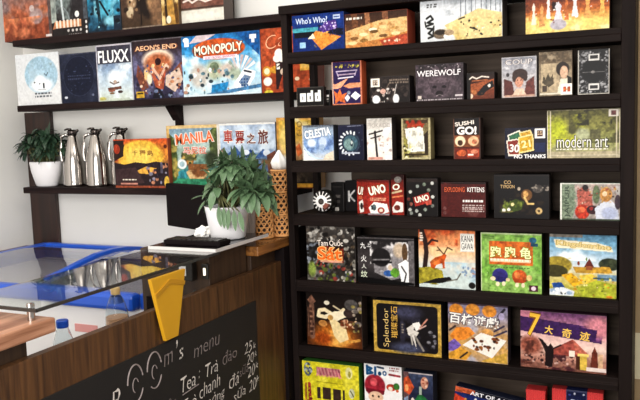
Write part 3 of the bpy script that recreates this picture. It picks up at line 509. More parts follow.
  ('P',[(.06,.08),(.3,.1),(.7,.12),(.92,.18),(.95,.26),(.7,.25),(.35,.23),(.1,.22)],'f0e6c8'),('R',0,0,.5,.05,'8a8278'),('T','Kingdomino',.51,.175,.8,.1,'dfc888',-4,'b59c58',.03)],
'drag': [('G','241c19','2e2420','2a201c','5a3420','6a3a1e'),('E',.5,.82,.34,.24,'d97a2a',.9),('E',.56,.84,.2,.16,'f2b45a',.8),('E',.3,.86,.16,.12,'b4521e',.8),('L',[(.36,.46),(.22,.44),(.24,.34),(.34,.32),(.48,.4),(.62,.36),(.68,.3)],.07,'efdcb4'),('P',[(.34,.42),(.52,.34),(.7,.32),(.74,.42),(.62,.48),(.48,.56)],'f2e4c4'),('P',[(.42,.5),(.54,.5),(.72,.66),(.76,.84),(.6,.92),(.5,.8)],'f0d8a2'),('L',[(.5,.24),(.64,.32)],.03,'d9c6a2'),('E',.38,.19,.05,.04,'e2d8c2'),('E',.78,.36,.1,.08,'4a3a36'),('E',.82,.2,.12,.1,'5f5a58'),('R',.62,.5,.9,.62,'6a4430'),('B',20,(.62,.5,.92,.62),(.015,.035),['d9a784','8d4a2c','e6c29a'],3),('B',22,(.85,.1,.99,.7),(.02,.05),['7a706a','a89888','4a3a32','9a8a52'],5),('L',[(.72,.9),(.95,.84)],.05,'d99a4a'),('P',[(.02,.16),(.1,.06),(.18,.18),(.1,.26)],'8a6250'),('L',[(.1,.26),(.1,.84)],.1,'8d6552'),('S',(.06,.3,.14,.86),6,'5a3a30',5),('L',[(.03,.3),(.03,.84)],.015,'8d6552'),('E',.3,.58,.08,.06,'c98a4a'),('E',.44,.46,.05,.05,'d2a05a')],
'splen': [('G','c9a44a','d2ae58','c49c40'),('R',.045,.05,.955,.95,'241f22'),('E',.06,.06,.06,.08,'cfa94e'),('E',.94,.06,.06,.08,'cfa94e'),('E',.06,.95,.06,.08,'cfa94e'),('E',.94,.95,.06,.08,'cfa94e'),('R',.09,.05,.91,.95,'241f22'),('R',.045,.11,.955,.89,'241f22'),('E',.11,.11,.06,.06,'241f22'),('E',.89,.11,.06,.06,'241f22'),('E',.11,.89,.06,.06,'241f22'),('E',.89,.89,.06,.06,'241f22'),
  ('E',.5,.2,.2,.12,'4a4a62',.9),('E',.5,.88,.22,.1,'565a76',.9),('N','3c3a4a',5,.5,.2,4,[.4,.1,.7,.9]),('P',[(.5,.5),(.62,.38),(.6,.52),(.68,.56),(.62,.68),(.64,.88),(.58,.66),(.52,.62)],'d9d2ca'),('P',[(.58,.4),(.68,.36),(.72,.46),(.64,.54)],'efeae4'),('L',[(.7,.46),(.8,.3)],.03,'c98a78'),('L',[(.68,.5),(.78,.42)],.025,'d8b0a4'),('L',[(.62,.64),(.74,.9)],.04,'8d8680'),('L',[(.56,.62),(.58,.8)],.03,'b9b2aa'),('B',16,(.8,.5,.92,.9),(.015,.03),['6a6870','8f8c92','3c3a40'],6),('S',(.42,.42,.46,.62),4,'8a8078',4),
  ('T','Splendor',.2,.52,.56,.14,'e4c27a',90,None,-.01),('T','璀璨宝石',.315,.4,.46,.13,'e2b04c',90,None,.0)],
'grid': [('G','8a86a8','9c90a0','c49a6a','d0a058','c9a88a'),('N','b7b0b8',5,.5,.2,8),('R',0,0,1,.05,'5c4a58'),('E',.14,.14,.12,.1,'e8943a'),('E',.42,.12,.12,.1,'ea9a40'),('E',.7,.13,.12,.1,'e8963c'),('L',[(.85,.2),(.95,.08)],.04,'3c3440'),('P',[(.02,.6),(.14,.44),(.36,.42),(.46,.52),(.3,.64),(.1,.68)],'ec8f36'),('E',.66,.5,.1,.07,'e0a35a'),('P',[(0,.72),(.1,.64),(.22,.74),(.1,.86),(0,.86)],'7a62b4'),('L',[(.78,.46),(.94,.36)],.03,'4a405a'),('L',[(.78,.54),(.98,.44)],.03,'4a405a'),('L',[(.02,.5),(.12,.42)],.03,'4a3a3a'),('P',[(0,.9),(.2,.78),(.4,.86),(.3,1),(0,1)],'e2a23c'),('P',[(.6,.96),(.98,.8),(1,1),(.55,1)],'dcae4e'),('P',[(.24,.74),(.56,.5),(.98,.6),(.74,.92)],'eee8de'),('B',26,(.42,.56,.84,.8),(.018,.03),['6a3a22','3a2218','a5652e','8a4a26'],5),('L',[(.2,.96),(.32,.86)],.03,'4a3c30'),('E',.9,.2,.05,.06,'b0a4c4'),
  ('T','百格遊戲',.44,.3,.84,.19,'f0eee8',-4,'3f3a44',.02)],
'seven': [('G','7a4a78','b47a94','e6b9b4','f0d2c4','c08a78','8d5a4c'),('E',.06,.05,.12,.12,'d2869a',.6),('P',[(0,.1),(.96,.22),(.95,.48),(0,.36)],'4f2c66'),('E',.92,.2,.16,.2,'d88a96',.7),('P',[(.1,.14),(.9,.25),(.88,.44),(.1,.34)],'4a2a66'),('P',[(.4,.62),(.62,.44),(.8,.68),(.76,.74),(.4,.74)],'b4584c'),('P',[(.62,.44),(.8,.68),(.66,.7)],'c9705c'),('E',.12,.6,.14,.16,'a8604e',.5),('N','6a3a30',6,.52,.12,5,[0,.45,.28,.95]),('N','5a2f34',8,.5,.12,9,[.3,.72,.7,1]),('B',50,(.02,.74,.72,.98),(.01,.025),['3c2226','8d5a52','d9b0a4','5f3a3c'],7),('P',[(.29,.95),(.3,.72),(.26,.58),(.21,.46),(.26,.48),(.33,.6),(.36,.54),(.39,.6),(.4,.72),(.38,.96)],'2c1a1c'),('L',[(.38,.64),(.48,.56)],.025,'2c1a1c'),('R',.58,.64,.64,.74,'efe2d2'),('R',.7,.72,.78,.96,'e9c456'),('R',.66,.72,.7,.96,'5a3020'),('R',.68,.68,.8,.72,'f3d878'),('P',[(.82,.9),(.84,.64),(.87,.54),(.9,.64),(.91,.9)],'7d3a2c'),('R',.91,.66,.96,.9,'d9b08c'),('R',.78,.9,1,.97,'ead8d0'),('R',.95,.05,1,.1,'c98a94'),
  ('T','7',.16,.24,.13,.4,'efb93a',-8,'7a4a1e',.01),('T','大',.34,.305,.1,.15,'efc25a',-6,None,.02),('T','奇',.55,.34,.11,.16,'efc25a',-6,None,.02),('T','迹',.76,.37,.12,.16,'efc25a',-6,None,.02)],
'yell': [('G','dcd030','e2d62e','d8cb2c'),('N','ebe04c',5,.5,.3,4),('E',.1,.13,.07,.11,'6a7480'),('B',20,(.04,.04,.17,.22),(.012,.025),['3f4c66','a7b0ac','d0c840'],6),('R',.26,.08,.68,.2,'d08a8a'),('S',(.25,.2,.7,.24),1,'e09a7a',3),('R',.26,.3,.72,.315,'b9ac2a'),('L',[(.06,.36),(.05,.62)],.025,'b04a3c'),('L',[(.12,.36),(.13,.66)],.05,'b8463c'),('B',10,(.04,.36,.17,.68),(.01,.02),['d8cb2c','8a2a2a'],2),('R',.26,.4,.32,.58,'4a3a34'),('R',.36,.39,.5,.58,'4c3a32'),('R',.54,.4,.68,.6,'4c3a32'),('R',.71,.4,.75,.58,'4c3a32'),('E',.83,.12,.06,.09,'e8e2a0'),('E',.84,.14,.025,.05,'b5ac4a'),('E',.87,.44,.05,.08,'cfd0b0'),('L',[(.85,.4),(.9,.48)],.02,'6a6a44'),('E',.77,.6,.04,.03,'6a5a3a'),*[('L',[(u,.09),(u+.03,.19)],.02,'b25a6a') for u in (.3,.36,.42,.48,.54,.6,.65)],('R',.2,.72,.8,.9,'d2b22c')],
'girl': [('G','f1efee','f1efee','ecebe8'),('E',.28,.32,.28,.16,'b23040'),('E',.25,.27,.1,.06,'da5a62'),('P',[(.02,.36),(.54,.38),(.52,.44),(.04,.42)],'8f2434'),('E',.3,.48,.2,.08,'eec7a8'),('E',.22,.47,.03,.016,'3a2420'),('E',.38,.47,.03,.016,'3a2420'),('P',[(.08,.62),(.22,.53),(.42,.53),(.66,.62),(.74,.85),(.02,.85)],'8a4230'),('E',.3,.6,.1,.05,'e8b894'),('N','5c2a20',8,.52,.15,4,[.05,.55,.7,.85]),('E',.72,.32,.13,.05,'cc4a36'),('E',.86,.3,.08,.05,'4a8a3c'),('E',.7,.34,.06,.03,'eadac8'),('E',.88,.36,.04,.02,'d2603c'),
  ('L',[(.08,.05),(.08,.16)],.035,'1f5a8c'),('L',[(.08,.06),(.2,.08),(.12,.11),(.22,.14),(.08,.16)],.035,'1f5a8c'),('L',[(.3,.06),(.3,.16)],.035,'24639a'),('E',.42,.14,.05,.03,'1f5a8c'),('E',.55,.13,.06,.035,'24639a'),('E',.55,.13,.025,.015,'f1efee'),('L',[(.36,.05),(.52,.06)],.025,'1c3f66'),('S',(.68,.04,.94,.1),2,'b04a4a',3),('L',[(.68,.14),(.95,.15)],.03,'a83a44')],
'green': [('G','4f5a78','2f3550','262c42','2a3440'),('R',0,0,1,.02,'c9bfc0'),('R',0,0,.18,1,'7d5a5a'),('E',.1,.2,.1,.1,'e0683a'),('P',[(0,.1),(.16,.06),(.36,.22),(.2,.34),(0,.3)],'d95f38'),('E',.1,.24,.06,.05,'f0a56a'),('E',.72,.14,.13,.09,'d99a80'),('B',8,(.63,.08,.82,.2),(.01,.018),['a85a4a','eec8b0'],3),('R',.54,.2,.62,.32,'b9c4b4'),('P',[(.5,.32),(.64,.32),(.9,.42),(.95,.7),(.3,.7),(.34,.44)],'2f7a44'),('E',.6,.48,.22,.1,'3f9656',.5),('P',[(.0,.4),(.14,.36),(.16,.7),(0,.7)],'8fa0b8'),('E',.3,.42,.06,.04,'e6d8cc')],
'mars': [('G','b9a9a4','c4aea6','b09089','a8786a','b8684a','a85a40','8a4a38'),('N','9a7f7c',4,.5,.2,3,[0,.3,1,.75]),('N','c9764e',4,.5,.2,8,[0,.6,1,1]),('E',.4,.92,.18,.1,'8a4630',.5),('E',.42,.91,.13,.07,'b5694c',.4),('E',.7,.72,.14,.1,'a98a86',.2),('E',.68,.7,.08,.06,'c0a8a4',.6),('E',.72,.92,.14,.1,'a8583c',.3),('E',.62,.62,.05,.04,'c6b4b0'),('N','e08a60',5,.56,.2,12,[0,.72,.8,.95]),('R',.95,.5,1,1,'6a5a58'),('R',.88,.95,1,.98,'d9d0cc')],
'title': [('G','5a5a60','4a4a50','3f3c40','3a3536','352f2f'),('P',[(0,.4),(.16,.4),(.14,.8),(0,.82)],'a5aca4'),('N','7f8a88',5,.5,.2,4,[0,.4,.6,.8]),('L',[(.3,.5),(.34,.78)],.03,'c9d2d4'),('L',[(.34,.62),(.46,.7),(.5,.78)],.015,'9aa4a8'),('E',.72,.73,.06,.04,'e6e4e2'),('R',.1,.8,.82,.89,'d79a70'),*[('R',u,.79,u+.05,.89,'f2dccb') for u in (.12,.22,.32,.42,.52,.62,.72)],('P',[(.1,.8),(.02,.9),(.12,.89)],'c9855c'),*[('E',u,.93,.03,.018,'d2ccc8') for u in (.46,.58,.69,.8)],('S',(.46,.975,.82,.99),1,'8a8280',3),*[('E',.96,v,.025,.02,'e2dedc') for v in (.84,.905,.965)],('R',.9,.4,1,.8,'5a6068')],
'teal': [('G','2f5a6a','2a6a88','2f87a8','3a7a98','2c5a78'),('N','1d3444',5,.5,.15,5),('N','7fc0d4',6,.55,.15,9,[.2,.4,1,.9]),('E',.55,.66,.2,.16,'58b4cf',.8),('L',[(.4,.6),(.62,.78)],.03,'152430'),('L',[(.3,.5),(.36,.86)],.05,'24404c'),('E',.7,.86,.2,.06,'8cc8d8',.8),('R',.78,.8,1,.98,'28374a'),('B',16,(.1,.5,.95,.95),(.012,.03),['16222c','a7dce8','3f94b4'],4),('R',0,.97,1,1,'2a3a48')],
'sepia': [('G','4a3a30','5c4638','6a5040','5a4438','53402f'),('N','2f2420',4,.52,.15,6,[0,.4,.8,1]),('E',.28,.66,.12,.08,'a98a6a',.5),('E',.22,.78,.09,.07,'c8b494',.4),('E',.34,.58,.05,.04,'d9c8ac'),('E',.75,.62,.1,.16,'b08a62',.8),('E',.9,.75,.16,.3,'8d6b50',.8),('L',[(.5,.6),(.5,.95)],.02,'2a201c'),('B',20,(.1,.5,.5,.85),(.012,.03),['cdb99a','3a2c24','8a6c50'],9),('R',0,.97,1,1,'8a7a6c')],
'goldfig': [('G','5a4430','9a7440','b88c4c','a87c3e','8a6430'),('E',.55,.62,.25,.2,'d9b06a',.6),('P',[(.3,.98),(.36,.6),(.62,.55),(.8,.98)],'c4944a'),('L',[(.2,.5),(.3,.95)],.04,'3f2c1e'),('L',[(.75,.55),(.9,.95)],.05,'6a4a28'),('E',.4,.92,.14,.05,'eee2c8'),('N','e8c88a',6,.55,.15,3)],
'poster': [('G','7a5c50','6a4c42','6e5046','8a5a4c','70504a'),('N','8a6a5c',5,.5,.2,4),('R',0,.82,1,1,'dcd8cc'),('R',0,.8,1,.825,'5a443c'),('L',[(.1,.72),(.22,.7),(.3,.74),(.45,.7),(.6,.74),(.75,.72)],.025,'e9d8cc'),('R',0,.82,1,.83,'8a7a6c'),('E',.5,.92,.4,.05,'e6e2d8',.9)],
'moon': [('G','dcdfe2','dee0e2','e0e1e2'),('E',.58,.42,.38,.36,'a9c8da',.06),('N','b9d2e0',4,.5,.3,6,[.3,.16,.86,.68]),('E',.58,.62,.26,.14,'eef1f3',.5),('E',.55,.5,.12,.08,'e6edf2',.5),('L',[(.66,.4),(.7,.44),(.74,.38)],.014,'3c4450'),('R',.61,.58,.65,.68,'3a3f48'),('R',.52,.58,.55,.6,'44484f'),('E',.42,.56,.02,.015,'4a4f58'),('L',[(.5,.7),(.68,.7)],.008,'7a828c'),('E',.82,.22,.03,.03,'9fb4bc'),('E',.6,.25,.012,.03,'8fa8c4'),('S',(.41,.76,.8,.88),2,'6f757c',5)],
'navyc': [('G','33384c','2e3348','2d3247'),('N','3c425a',6,.5,.3,4),('E',.52,.46,.42,.42,'252a40',.06),('O',.52,.46,.4,.012,'454b64'),('S',(.22,.44,.84,.47),1,'4c5370',3),('S',(.22,.5,.84,.54),1,'434a66',7),('E',.42,.36,.04,.012,'4f5878'),('E',.14,.88,.045,.025,'d2d6e2'),('E',.88,.85,.03,.025,'7f86a0'),('B',30,(.2,.2,.85,.75),(.006,.012),['3e4562','525a7a'],5),('R',0,0,1,.02,'55586a')],
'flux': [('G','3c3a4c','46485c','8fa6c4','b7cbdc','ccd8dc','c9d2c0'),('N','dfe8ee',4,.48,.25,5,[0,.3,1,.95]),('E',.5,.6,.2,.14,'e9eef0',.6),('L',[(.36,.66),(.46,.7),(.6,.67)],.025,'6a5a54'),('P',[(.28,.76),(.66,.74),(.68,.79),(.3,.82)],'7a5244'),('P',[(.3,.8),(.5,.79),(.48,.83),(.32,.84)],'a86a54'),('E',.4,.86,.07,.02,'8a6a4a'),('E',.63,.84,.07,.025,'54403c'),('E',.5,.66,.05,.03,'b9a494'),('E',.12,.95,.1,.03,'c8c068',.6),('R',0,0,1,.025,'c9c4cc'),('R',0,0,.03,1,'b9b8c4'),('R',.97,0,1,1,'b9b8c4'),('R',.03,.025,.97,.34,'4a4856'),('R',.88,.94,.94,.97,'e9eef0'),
  ('T','FLUXX',.49,.21,.86,.22,'f4f4f6',0,'2a2834',.02)],
'aeon': [('G','3a2c30','4a3a44','5a5470','4f4a66','46405c','34304a'),('N','6d6a8a',5,.5,.2,4,[0,.2,1,1]),('E',.5,.35,.3,.18,'ecd9c4',.3),('E',.5,.42,.26,.18,'c2704a',.4),('P',[(.1,.4),(.22,.6),(.3,.8),(.16,.85),(.06,.6)],'8a5040'),('P',[(.92,.42),(.78,.55),(.7,.8),(.88,.85),(.96,.62)],'9a5a44'),('P',[(.34,.5),(.5,.7),(.66,.46),(.58,.85),(.44,.85)],'b85c40'),('L',[(.38,.46),(.52,.66),(.66,.44)],.045,'e0b8a0'),('E',.26,.58,.05,.1,'efc088',.5),('E',.32,.66,.05,.1,'f0dcc0',.5),('P',[(.64,.62),(.9,.5),(.96,.7),(.8,.9),(.62,.78)],'d9c0ae'),('E',.5,.38,.06,.06,'3f2024'),('E',.4,.44,.03,.03,'f2d29a'),('E',.6,.44,.03,.03,'f2d29a'),('P',[(.36,.98),(.44,.8),(.52,.84),(.6,.98)],'232230'),('B',44,(.05,.4,.95,.92),(.012,.03),['8a4a38','3a2c3c','c98a66','5a6088','e8cdb8'],8),('R',.04,.86,.2,.97,'d2a83a'),('R',.06,.88,.18,.91,'4a3a20'),('B',20,(.3,.84,.95,.98),(.012,.03),['2a2838','7f90b4','b4c0d4'],5),('R',0,0,1,.02,'7a7278'),('R',0,0,.012,1,'6a6268'),
  ('T',"AEON'S END",.47,.14,.8,.08,'efc49a',0,'8a4a2c',.01)],
'mono': [('G','2a7fc4','2f8ccc','6fb4dc','a9d2e8','bcd9e8','c6dce4'),('N','e6f2f8',4,.48,.25,5,[0,.3,1,1]),('P',[(.7,0),(1,0),(1,.4),(.85,.2)],'1f64ac'),('P',[(.2,0),(.45,0),(.3,.1),(.1,.12)],'d9c8cc'),('E',.48,.24,.34,.17,'d9612c',.06),('O',.48,.24,.001,.001,'ffffff'),('R',.28,.345,.72,.4,'eae6ee'),('R',.04,.06,.1,.17,'f4f4f8'),('E',.06,.06,.04,.04,'f4f4f8'),('R',.88,.05,.96,.12,'e9edf4'),('R',.9,.12,.94,.18,'e9edf4'),('E',.42,.58,.12,.16,'b9c0a4',.5),('E',.42,.54,.06,.09,'7f8f74'),('E',.6,.6,.12,.12,'cfc0b4',.5),('E',.68,.66,.08,.1,'a8b4a0',.5),('E',.22,.66,.12,.2,'c9c4bc',.5),('B',50,(.02,.56,.66,.94),(.015,.04),['3a4a54','8fb0c4','e8eef2','b98f7c','5f7f8a','d9ccbc'],9),('P',[(.38,.82),(.6,.78),(.56,.94),(.36,.98)],'2c8fcc'),
  *[('P',[(.74+.05*math.cos(R(a)),.66-.06*math.sin(R(a))),(.76+.2*math.cos(R(a+6)),.62-.26*math.sin(R(a+6))),(.76+.2*math.cos(R(a-6)),.62-.26*math.sin(R(a-6)))],c) for a,c in ((30,'f0e8e4'),(48,'d9c4c0'),(66,'f2ece8'),(84,'c9b4b4'),(102,'efe6e2'),(120,'d2c4c4'),(138,'9fb0a4'))],
  ('P',[(.66,.82),(.8,.58),(.94,.64),(.92,.74),(.8,.96),(.7,.96)],'f4f4f6'),('P',[(.72,.8),(.8,.68),(.88,.72),(.8,.9)],'7f96b4'),*[('R',u,v,u+.022,v+.03,'2f5a94') for u in (.75,.785,.82) for v in (.74,.79,.84)],('L',[(.8,.62),(.88,.65)],.03,'2a3040'),('P',[(.3,.96),(1,.84),(1,.9),(.4,1)],'4f86b4'),('R',0,.97,1,1,'dbe8f0'),
  ('T','MONOPOLY',.48,.235,.62,.15,'f6ecd8',2,'4a2416',.03),('T','ELECTRONIC BANKING',.5,.372,.38,.04,'c4607a',2,None,.0)],
'cash': [('G','c45a34','cc5f38','c4572f','bd5230'),('N','b24a2a',5,.5,.25,4),('E',.27,.64,.11,.06,'e9a83c'),('E',.13,.24,.001,.001,'c45a34'),('E',.1,.66,.08,.08,'e0a03c'),('E',.1,.66,.05,.05,'f2e6c0'),('E',.11,.82,.08,.07,'efe8dc'),('E',.11,.82,.05,.045,'f8f4ee'),('E',.11,.935,.05,.02,'d9803c'),('E',.12,.985,.08,.03,'e6d44a'),('P',[(.26,.5),(.42,.48),(.44,.62),(.36,.78),(.3,.95),(.26,.95)],'3a2226'),('E',.33,.4,.08,.08,'f6efe4'),('E',.29,.47,.07,.06,'f6efe4'),('E',.38,.47,.07,.06,'f6efe4'),('R',.28,.55,.34,.64,'f2ece2'),('L',[(.3,.6),(.33,.58)],.02,'3a2226'),('E',.42,.68,.08,.06,'e2c8b0'),('P',[(.38,.7),(.5,.66),(.5,.9),(.36,.95)],'a8402a'),('R',.7,.55,.97,.68,'e9b04a'),('N','8a3a24',5,.5,.2,8,[.56,.55,1,.95]),('R',.72,.57,.95,.64,'efc266'),('E',.64,.8,.04,.03,'efd8b4'),('E',.9,.82,.05,.03,'f2e0c4'),
  ('T','Ca',.26,.2,.34,.2,'eeb08a',12,None,-.02,.2)],
'sun': [('G','d2552c','e07a34','e8923e','c9803a','5a3a38','3f3038','4a3236','4a2c30'),('R',0,0,.2,.45,'9a3f2c'),('E',.5,.38,.42,.36,'f2bf4a',.15),('E',.48,.36,.24,.2,'f6d264',.6),('P',[(0,.48),(.2,.52),(.4,.47),(.6,.5),(.78,.46),(1,.5),(1,1),(0,1)],'3a2c30'),('P',[(.4,.66),(.6,.56),(.78,.6),(.66,.72),(.44,.7)],'ecb14e'),('P',[(.02,.62),(.4,.58),(.55,.9),(.02,.95)],'4f3a3c'),('B',34,(.62,.45,.98,.9),(.02,.04),['2a2230','463a4c','8f8a9c','c98a6a'],6),('R',.85,.5,.9,.7,'5f5a6c'),('L',[(.2,.12),(.16,.3)],.02,'4a2a22'),('P',[(0,0),(.2,0),(.18,.35),(0,.45)],'3f2a26'),('E',.06,.2,.06,.1,'b9452c'),('S',(.14,.82,.4,.86),1,'f0e4d4',3),('R',.1,.9,.42,.93,'c98a7a'),('R',0,0,1,.02,'e0603a'),('R',0,.955,1,1,'a8583f'),('E',.96,.16,.03,.04,'6a2a1c'),('E',.96,.88,.05,.12,'d9b24a'),
  ('T','千',.4,.28,.1,.1,'8a5a2c'),('T','獨',.54,.28,.11,.11,'8a5a2c'),('T','島',.68,.29,.11,.11,'8a5a2c')],
'manila': [('G','7f9cb0','93b0bd','a8c0b4','7f9a86','5f9490','4f9a8a','4a9478'),('N','b9ccc8',4,.5,.25,4,[0,.2,1,.6]),('P',[(.03,.1),(.14,.2),(.2,.5),(.16,.95),(.03,.95)],'5a6a3c'),('N','b4a45a',7,.5,.15,5,[0,.2,.24,.9]),('P',[(.8,.12),(.97,.0),(1,.6),(.86,.66)],'56623c'),('N','7d8a52',7,.5,.15,8,[.78,.05,1,.7]),('E',.4,.5,.13,.13,'6a6a3e'),('B',26,(.28,.4,.54,.62),(.015,.035),['8a8448','4a5230','c9a860','b4763c'],3),('P',[(.35,.75),(.5,.66),(.72,.64),(.82,.78),(.6,.9),(.42,.86)],'d9b884'),('N','8d5a34',7,.52,.12,6,[.4,.62,.8,.9]),('E',.28,.62,.09,.08,'e6ecea'),('E',.28,.62,.05,.045,'a8c4cc'),('P',[(.2,.74),(.36,.7),(.36,.95),(.18,.95)],'3f98a4'),('P',[(.03,.95),(.2,.85),(.8,.86),(1,.92),(1,1),(.03,1)],'3f9670'),('E',.85,.55,.12,.14,'3f4a34',.6),('R',0,0,.055,1,'d9b06c'),('R',0,0,1,.045,'ddc08a'),('R',.97,0,1,1,'d8d4cc'),
  ('T','MANILA',.54,.2,.72,.17,'e06a3c',4,'f2e0d0',.02),('T','马尼拉',.54,.4,.44,.12,'d2705c',0,'f2e4dc',.02)],
'train': [('G','9fb0c8','b4c4d8','a8bcd4','6f8cb0','5f7a9c','4a5a6a','4a5240'),('N','d6e2ee',5,.48,.25,4,[0,0,1,.45]),('P',[(.1,.5),(.3,.36),(.42,.5)],'3f5f94'),('P',[(.38,.52),(.56,.4),(.72,.54)],'2f4f8c'),('P',[(.62,.54),(.78,.4),(.95,.5)],'4668a0'),('E',.48,.45,.06,.04,'dfe6ee'),('E',.84,.46,.06,.05,'d8e0ea'),('P',[(.84,.5),(1,.42),(1,.8),(.86,.8)],'7a4a3c'),('N','8a6a4a',6,.5,.2,6,[0,.55,1,1]),('P',[(.03,.4),(.1,.36),(.12,.6),(.03,.6)],'8a7a6a'),('R',0,0,1,.03,'e4e2dc'),('R',0,0,.025,1,'dcdad4'),
  ('T','車',.17,.2,.16,.2,'a8301f',0,'f2e9e0',.02),('T','票',.38,.22,.16,.2,'8f2c22',0,'f2e9e0',.02),('T','之',.58,.24,.16,.16,'6a2a26',0,'f2e9e0',.02),('T','旅',.79,.22,.18,.22,'6a3430',0,'f2e9e0',.02)],
'goldr': [('G','e2c25a','d9a83a','e0b04a','d8b48a','b88a5c','4a3c30','3a3028','3a3028'),('R',0,0,1,.04,'e0a85a'),('R',0,0,.06,1,'d29a4c'),('N','efdfa8',5,.5,.2,4,[.4,0,1,.4]),('E',.2,.3,.14,.2,'f0d27a',.7),('O',.56,.1,.035,.012,'9a7a40'),('O',.56,.22,.04,.012,'a8844a'),('O',.8,.08,.03,.01,'b0904f'),('P',[(.45,.42),(.55,.36),(.62,.5),(.5,.56)],'d9703a'),('N','6a5a4a',7,.55,.15,9,[.4,.68,1,.92]),('R',0,.93,1,.985,'dba23e'),('R',0,.985,1,1,'8a4a30'),('E',.18,.65,.12,.12,'f0ece0',.5)],
}

# ================================================================ the setting
def slab(name, x0, x1, y0, y1, z0, z1, m, bevel=0.):
    return struct(obj(name, box(BM(), x0, x1, y0, y1, z0, z1), m, bevel=bevel))
slab('floor', -3.2, 1.6, -1.2, 3.1, -.1, 0, M['floor'])
slab('wall_back', -3.2, 1.6, 3.0, 3.1, 0, 2.9, M['wall'])
slab('wall_left', -3.2, -3.085, -1.2, 3.0, 0, 2.9, M['wall'])
slab('ceiling', -3.2, 1.6, -1.2, 3.1, 2.9, 3.0, M['ceil'])
slab('trim_1', -3.085, -3.055, .6, 2.928, .845, .9, M['rail'], .004)          # dado rail on the left wall
slab('trim_2', -.125, .5, 2.93, 3.0, 0, 2.9, M['tan'], .003)                  # tan panel right of the bookcase, darker than the back wall

# ================================================================ bookcase
bc = thing('bookcase', 'tall dark-stained open bookcase packed with rows of board games', 'bookcase', (-.69, 2.5, 0))
def bpart(name, bm, m, bevel=.002):
    bmesh.ops.translate(bm, verts=bm.verts, vec=(.69, -2.5, 0))
    return obj(name, bm, m, bc, bevel=bevel)
bpart('upright', box(BM(), -1.293, -1.268, 2.5, 2.54, 0, 1.925), M['casev'])
bpart('upright', box(BM(), -1.293, -1.268, 2.73, 2.76, 0, 1.925), M['casev'])
bpart('side_panel', box(BM(), -1.291, -1.279, 2.5401, 2.7299, 0, 1.1), M['casev'])
bpart('side_panel', box(BM(), -.127, -.087, 2.5, 2.76, 0, 1.925), M['casev'])
bpart('top_panel', box(BM(), -1.297, -.083, 2.49, 2.765, 1.8955, 1.927), M['case'], .003)
SHELF = [1.7583, 1.5592, 1.3593, 1.16, .908, .655, .34]
for z in SHELF:
    prof = [(2.5, z), (2.756, z), (2.756, z - .034), (2.52, z - .034), (2.52, z - .043), (2.494, z - .043), (2.494, z - .021), (2.5, z - .019)]
    bpart('shelf', prism(BM(), prof, 'x', -1.268, -.127), M['case'], .0025)
bpart('back_panel', box(BM(), -1.13, -.127, 2.745, 2.757, 1.125, 1.893), M['back'], 0)
bpart('back_panel', box(BM(), -1.268, -.127, 2.745, 2.757, .08, 1.115), M['back'], 0)
bpart('plinth', box(BM(), -1.268, -.127, 2.515, 2.54, 0, .297), M['case'])

# ================================================================ wall shelves on the left
ws = thing('wall_shelf', 'dark espresso three-tier wall shelf on the white back wall', 'shelf', (-2.2, 2.98, 1.2))
def wpart(name, bm, m, bevel=.002):
    bmesh.ops.translate(bm, verts=bm.verts, vec=(2.2, -2.98, -1.2))
    return obj(name, bm, m, ws, bevel=bevel)
for z in (1.947, 1.629, 1.223):
    wpart('shelf', prism(BM(), [(2.78, z - .03), (2.78, z), (2.997, z), (2.997, z - .03)], 'x', -2.925, -1.42), M['plank'], .003)
wpart('upright', box(BM(), -3.083, -2.905, 2.974, 2.998, .1, 1.599), M['post'], .003)
wpart('upright', box(BM(), -1.825, -1.783, 2.94, 2.997, 1.947, 2.45), M['plank'])
wpart('upright', box(BM(), -2.122, -2.088, 2.972, 2.997, 1.223, 1.599), M['plank'])
wpart('bracket', prism(BM(), [(2.9, 1.599), (2.972, 1.599), (2.972, 1.53), (2.96, 1.53)], 'x', -2.125, -2.085), M['plank'])

# ================================================================ games
def row(group, *items):
    for it in items: game(it[0], it[1], group, **(it[2] if len(it) > 2 else {}))
row('board games on the top bookcase shelf',
  ('who', 'royal blue box with two cartoon houses, orange and purple', dict(side='1b3470', depth=.08)),
  ('board', 'brown box showing a wooden board with flat round pieces', dict(side='a2442e', depth=.09)),
  ('go', 'pale grey box with black brush calligraphy and a yellow board with black stones', dict(side='4a4340', depth=.09)),
  ('chess', 'red-brown and yellow box covered with glassy chess pieces', dict(side='4a2a1e', depth=.09)))
row('board games on the second bookcase shelf',
  ('odd', 'small black box with three white rounded letters', dict(depth=.03)),
  ('die', 'tiny black box with white marks tucked behind the small lettered black box', dict(depth=.05)),
  ('perudo', 'upright purple box with reaching orange hands and an orange edge', dict(side='c8562e', depth=.05)),
  ('band', 'low dark grey box with a pale square logo and white hand shapes', dict(depth=.06)),
  ('wolf', 'charcoal box with a wolf head under a wide white title', dict(side='2c2628', depth=.06)),
  ('car', 'small brown and orange box with a dark car shape', dict(side='1f1512', depth=.06)),
  ('coup', 'silver box with a portrait in a dark red coat', dict(side='a9a6a8', depth=.05)),
  ('lady', 'beige box with a dark-haired woman and a white sticker', dict(side='5a4c3c', depth=.05)),
  ('ornate', 'black box with silver ornament top and bottom', dict(depth=.05)))
row('board games on the third bookcase shelf',
  ('sky', 'light blue box with a white airship swoosh under curved pale letters', dict(side='3a3e48', depth=.05)),
  ('ring', 'navy box with a ring of white marks around a teal disc', dict(side='1b1c2c', depth=.05)),
  ('torii', 'off-white box with a dark gate post drawing', dict(side='3a3432', depth=.05)),
  ('scroll', 'olive box with a cream sheet under a red title', dict(side='8d8058', depth=.05)),
  ('sushi', 'small black and orange box with smiling food faces', dict(side='2a1a16', depth=.05)),
  ('cards', 'navy box with fanned number cards in red, green and yellow', dict(side='16162c', depth=.05)),
  ('modern', 'large mossy green box with a cream border and white lower-case title', dict(side='5a543c', depth=.06)))
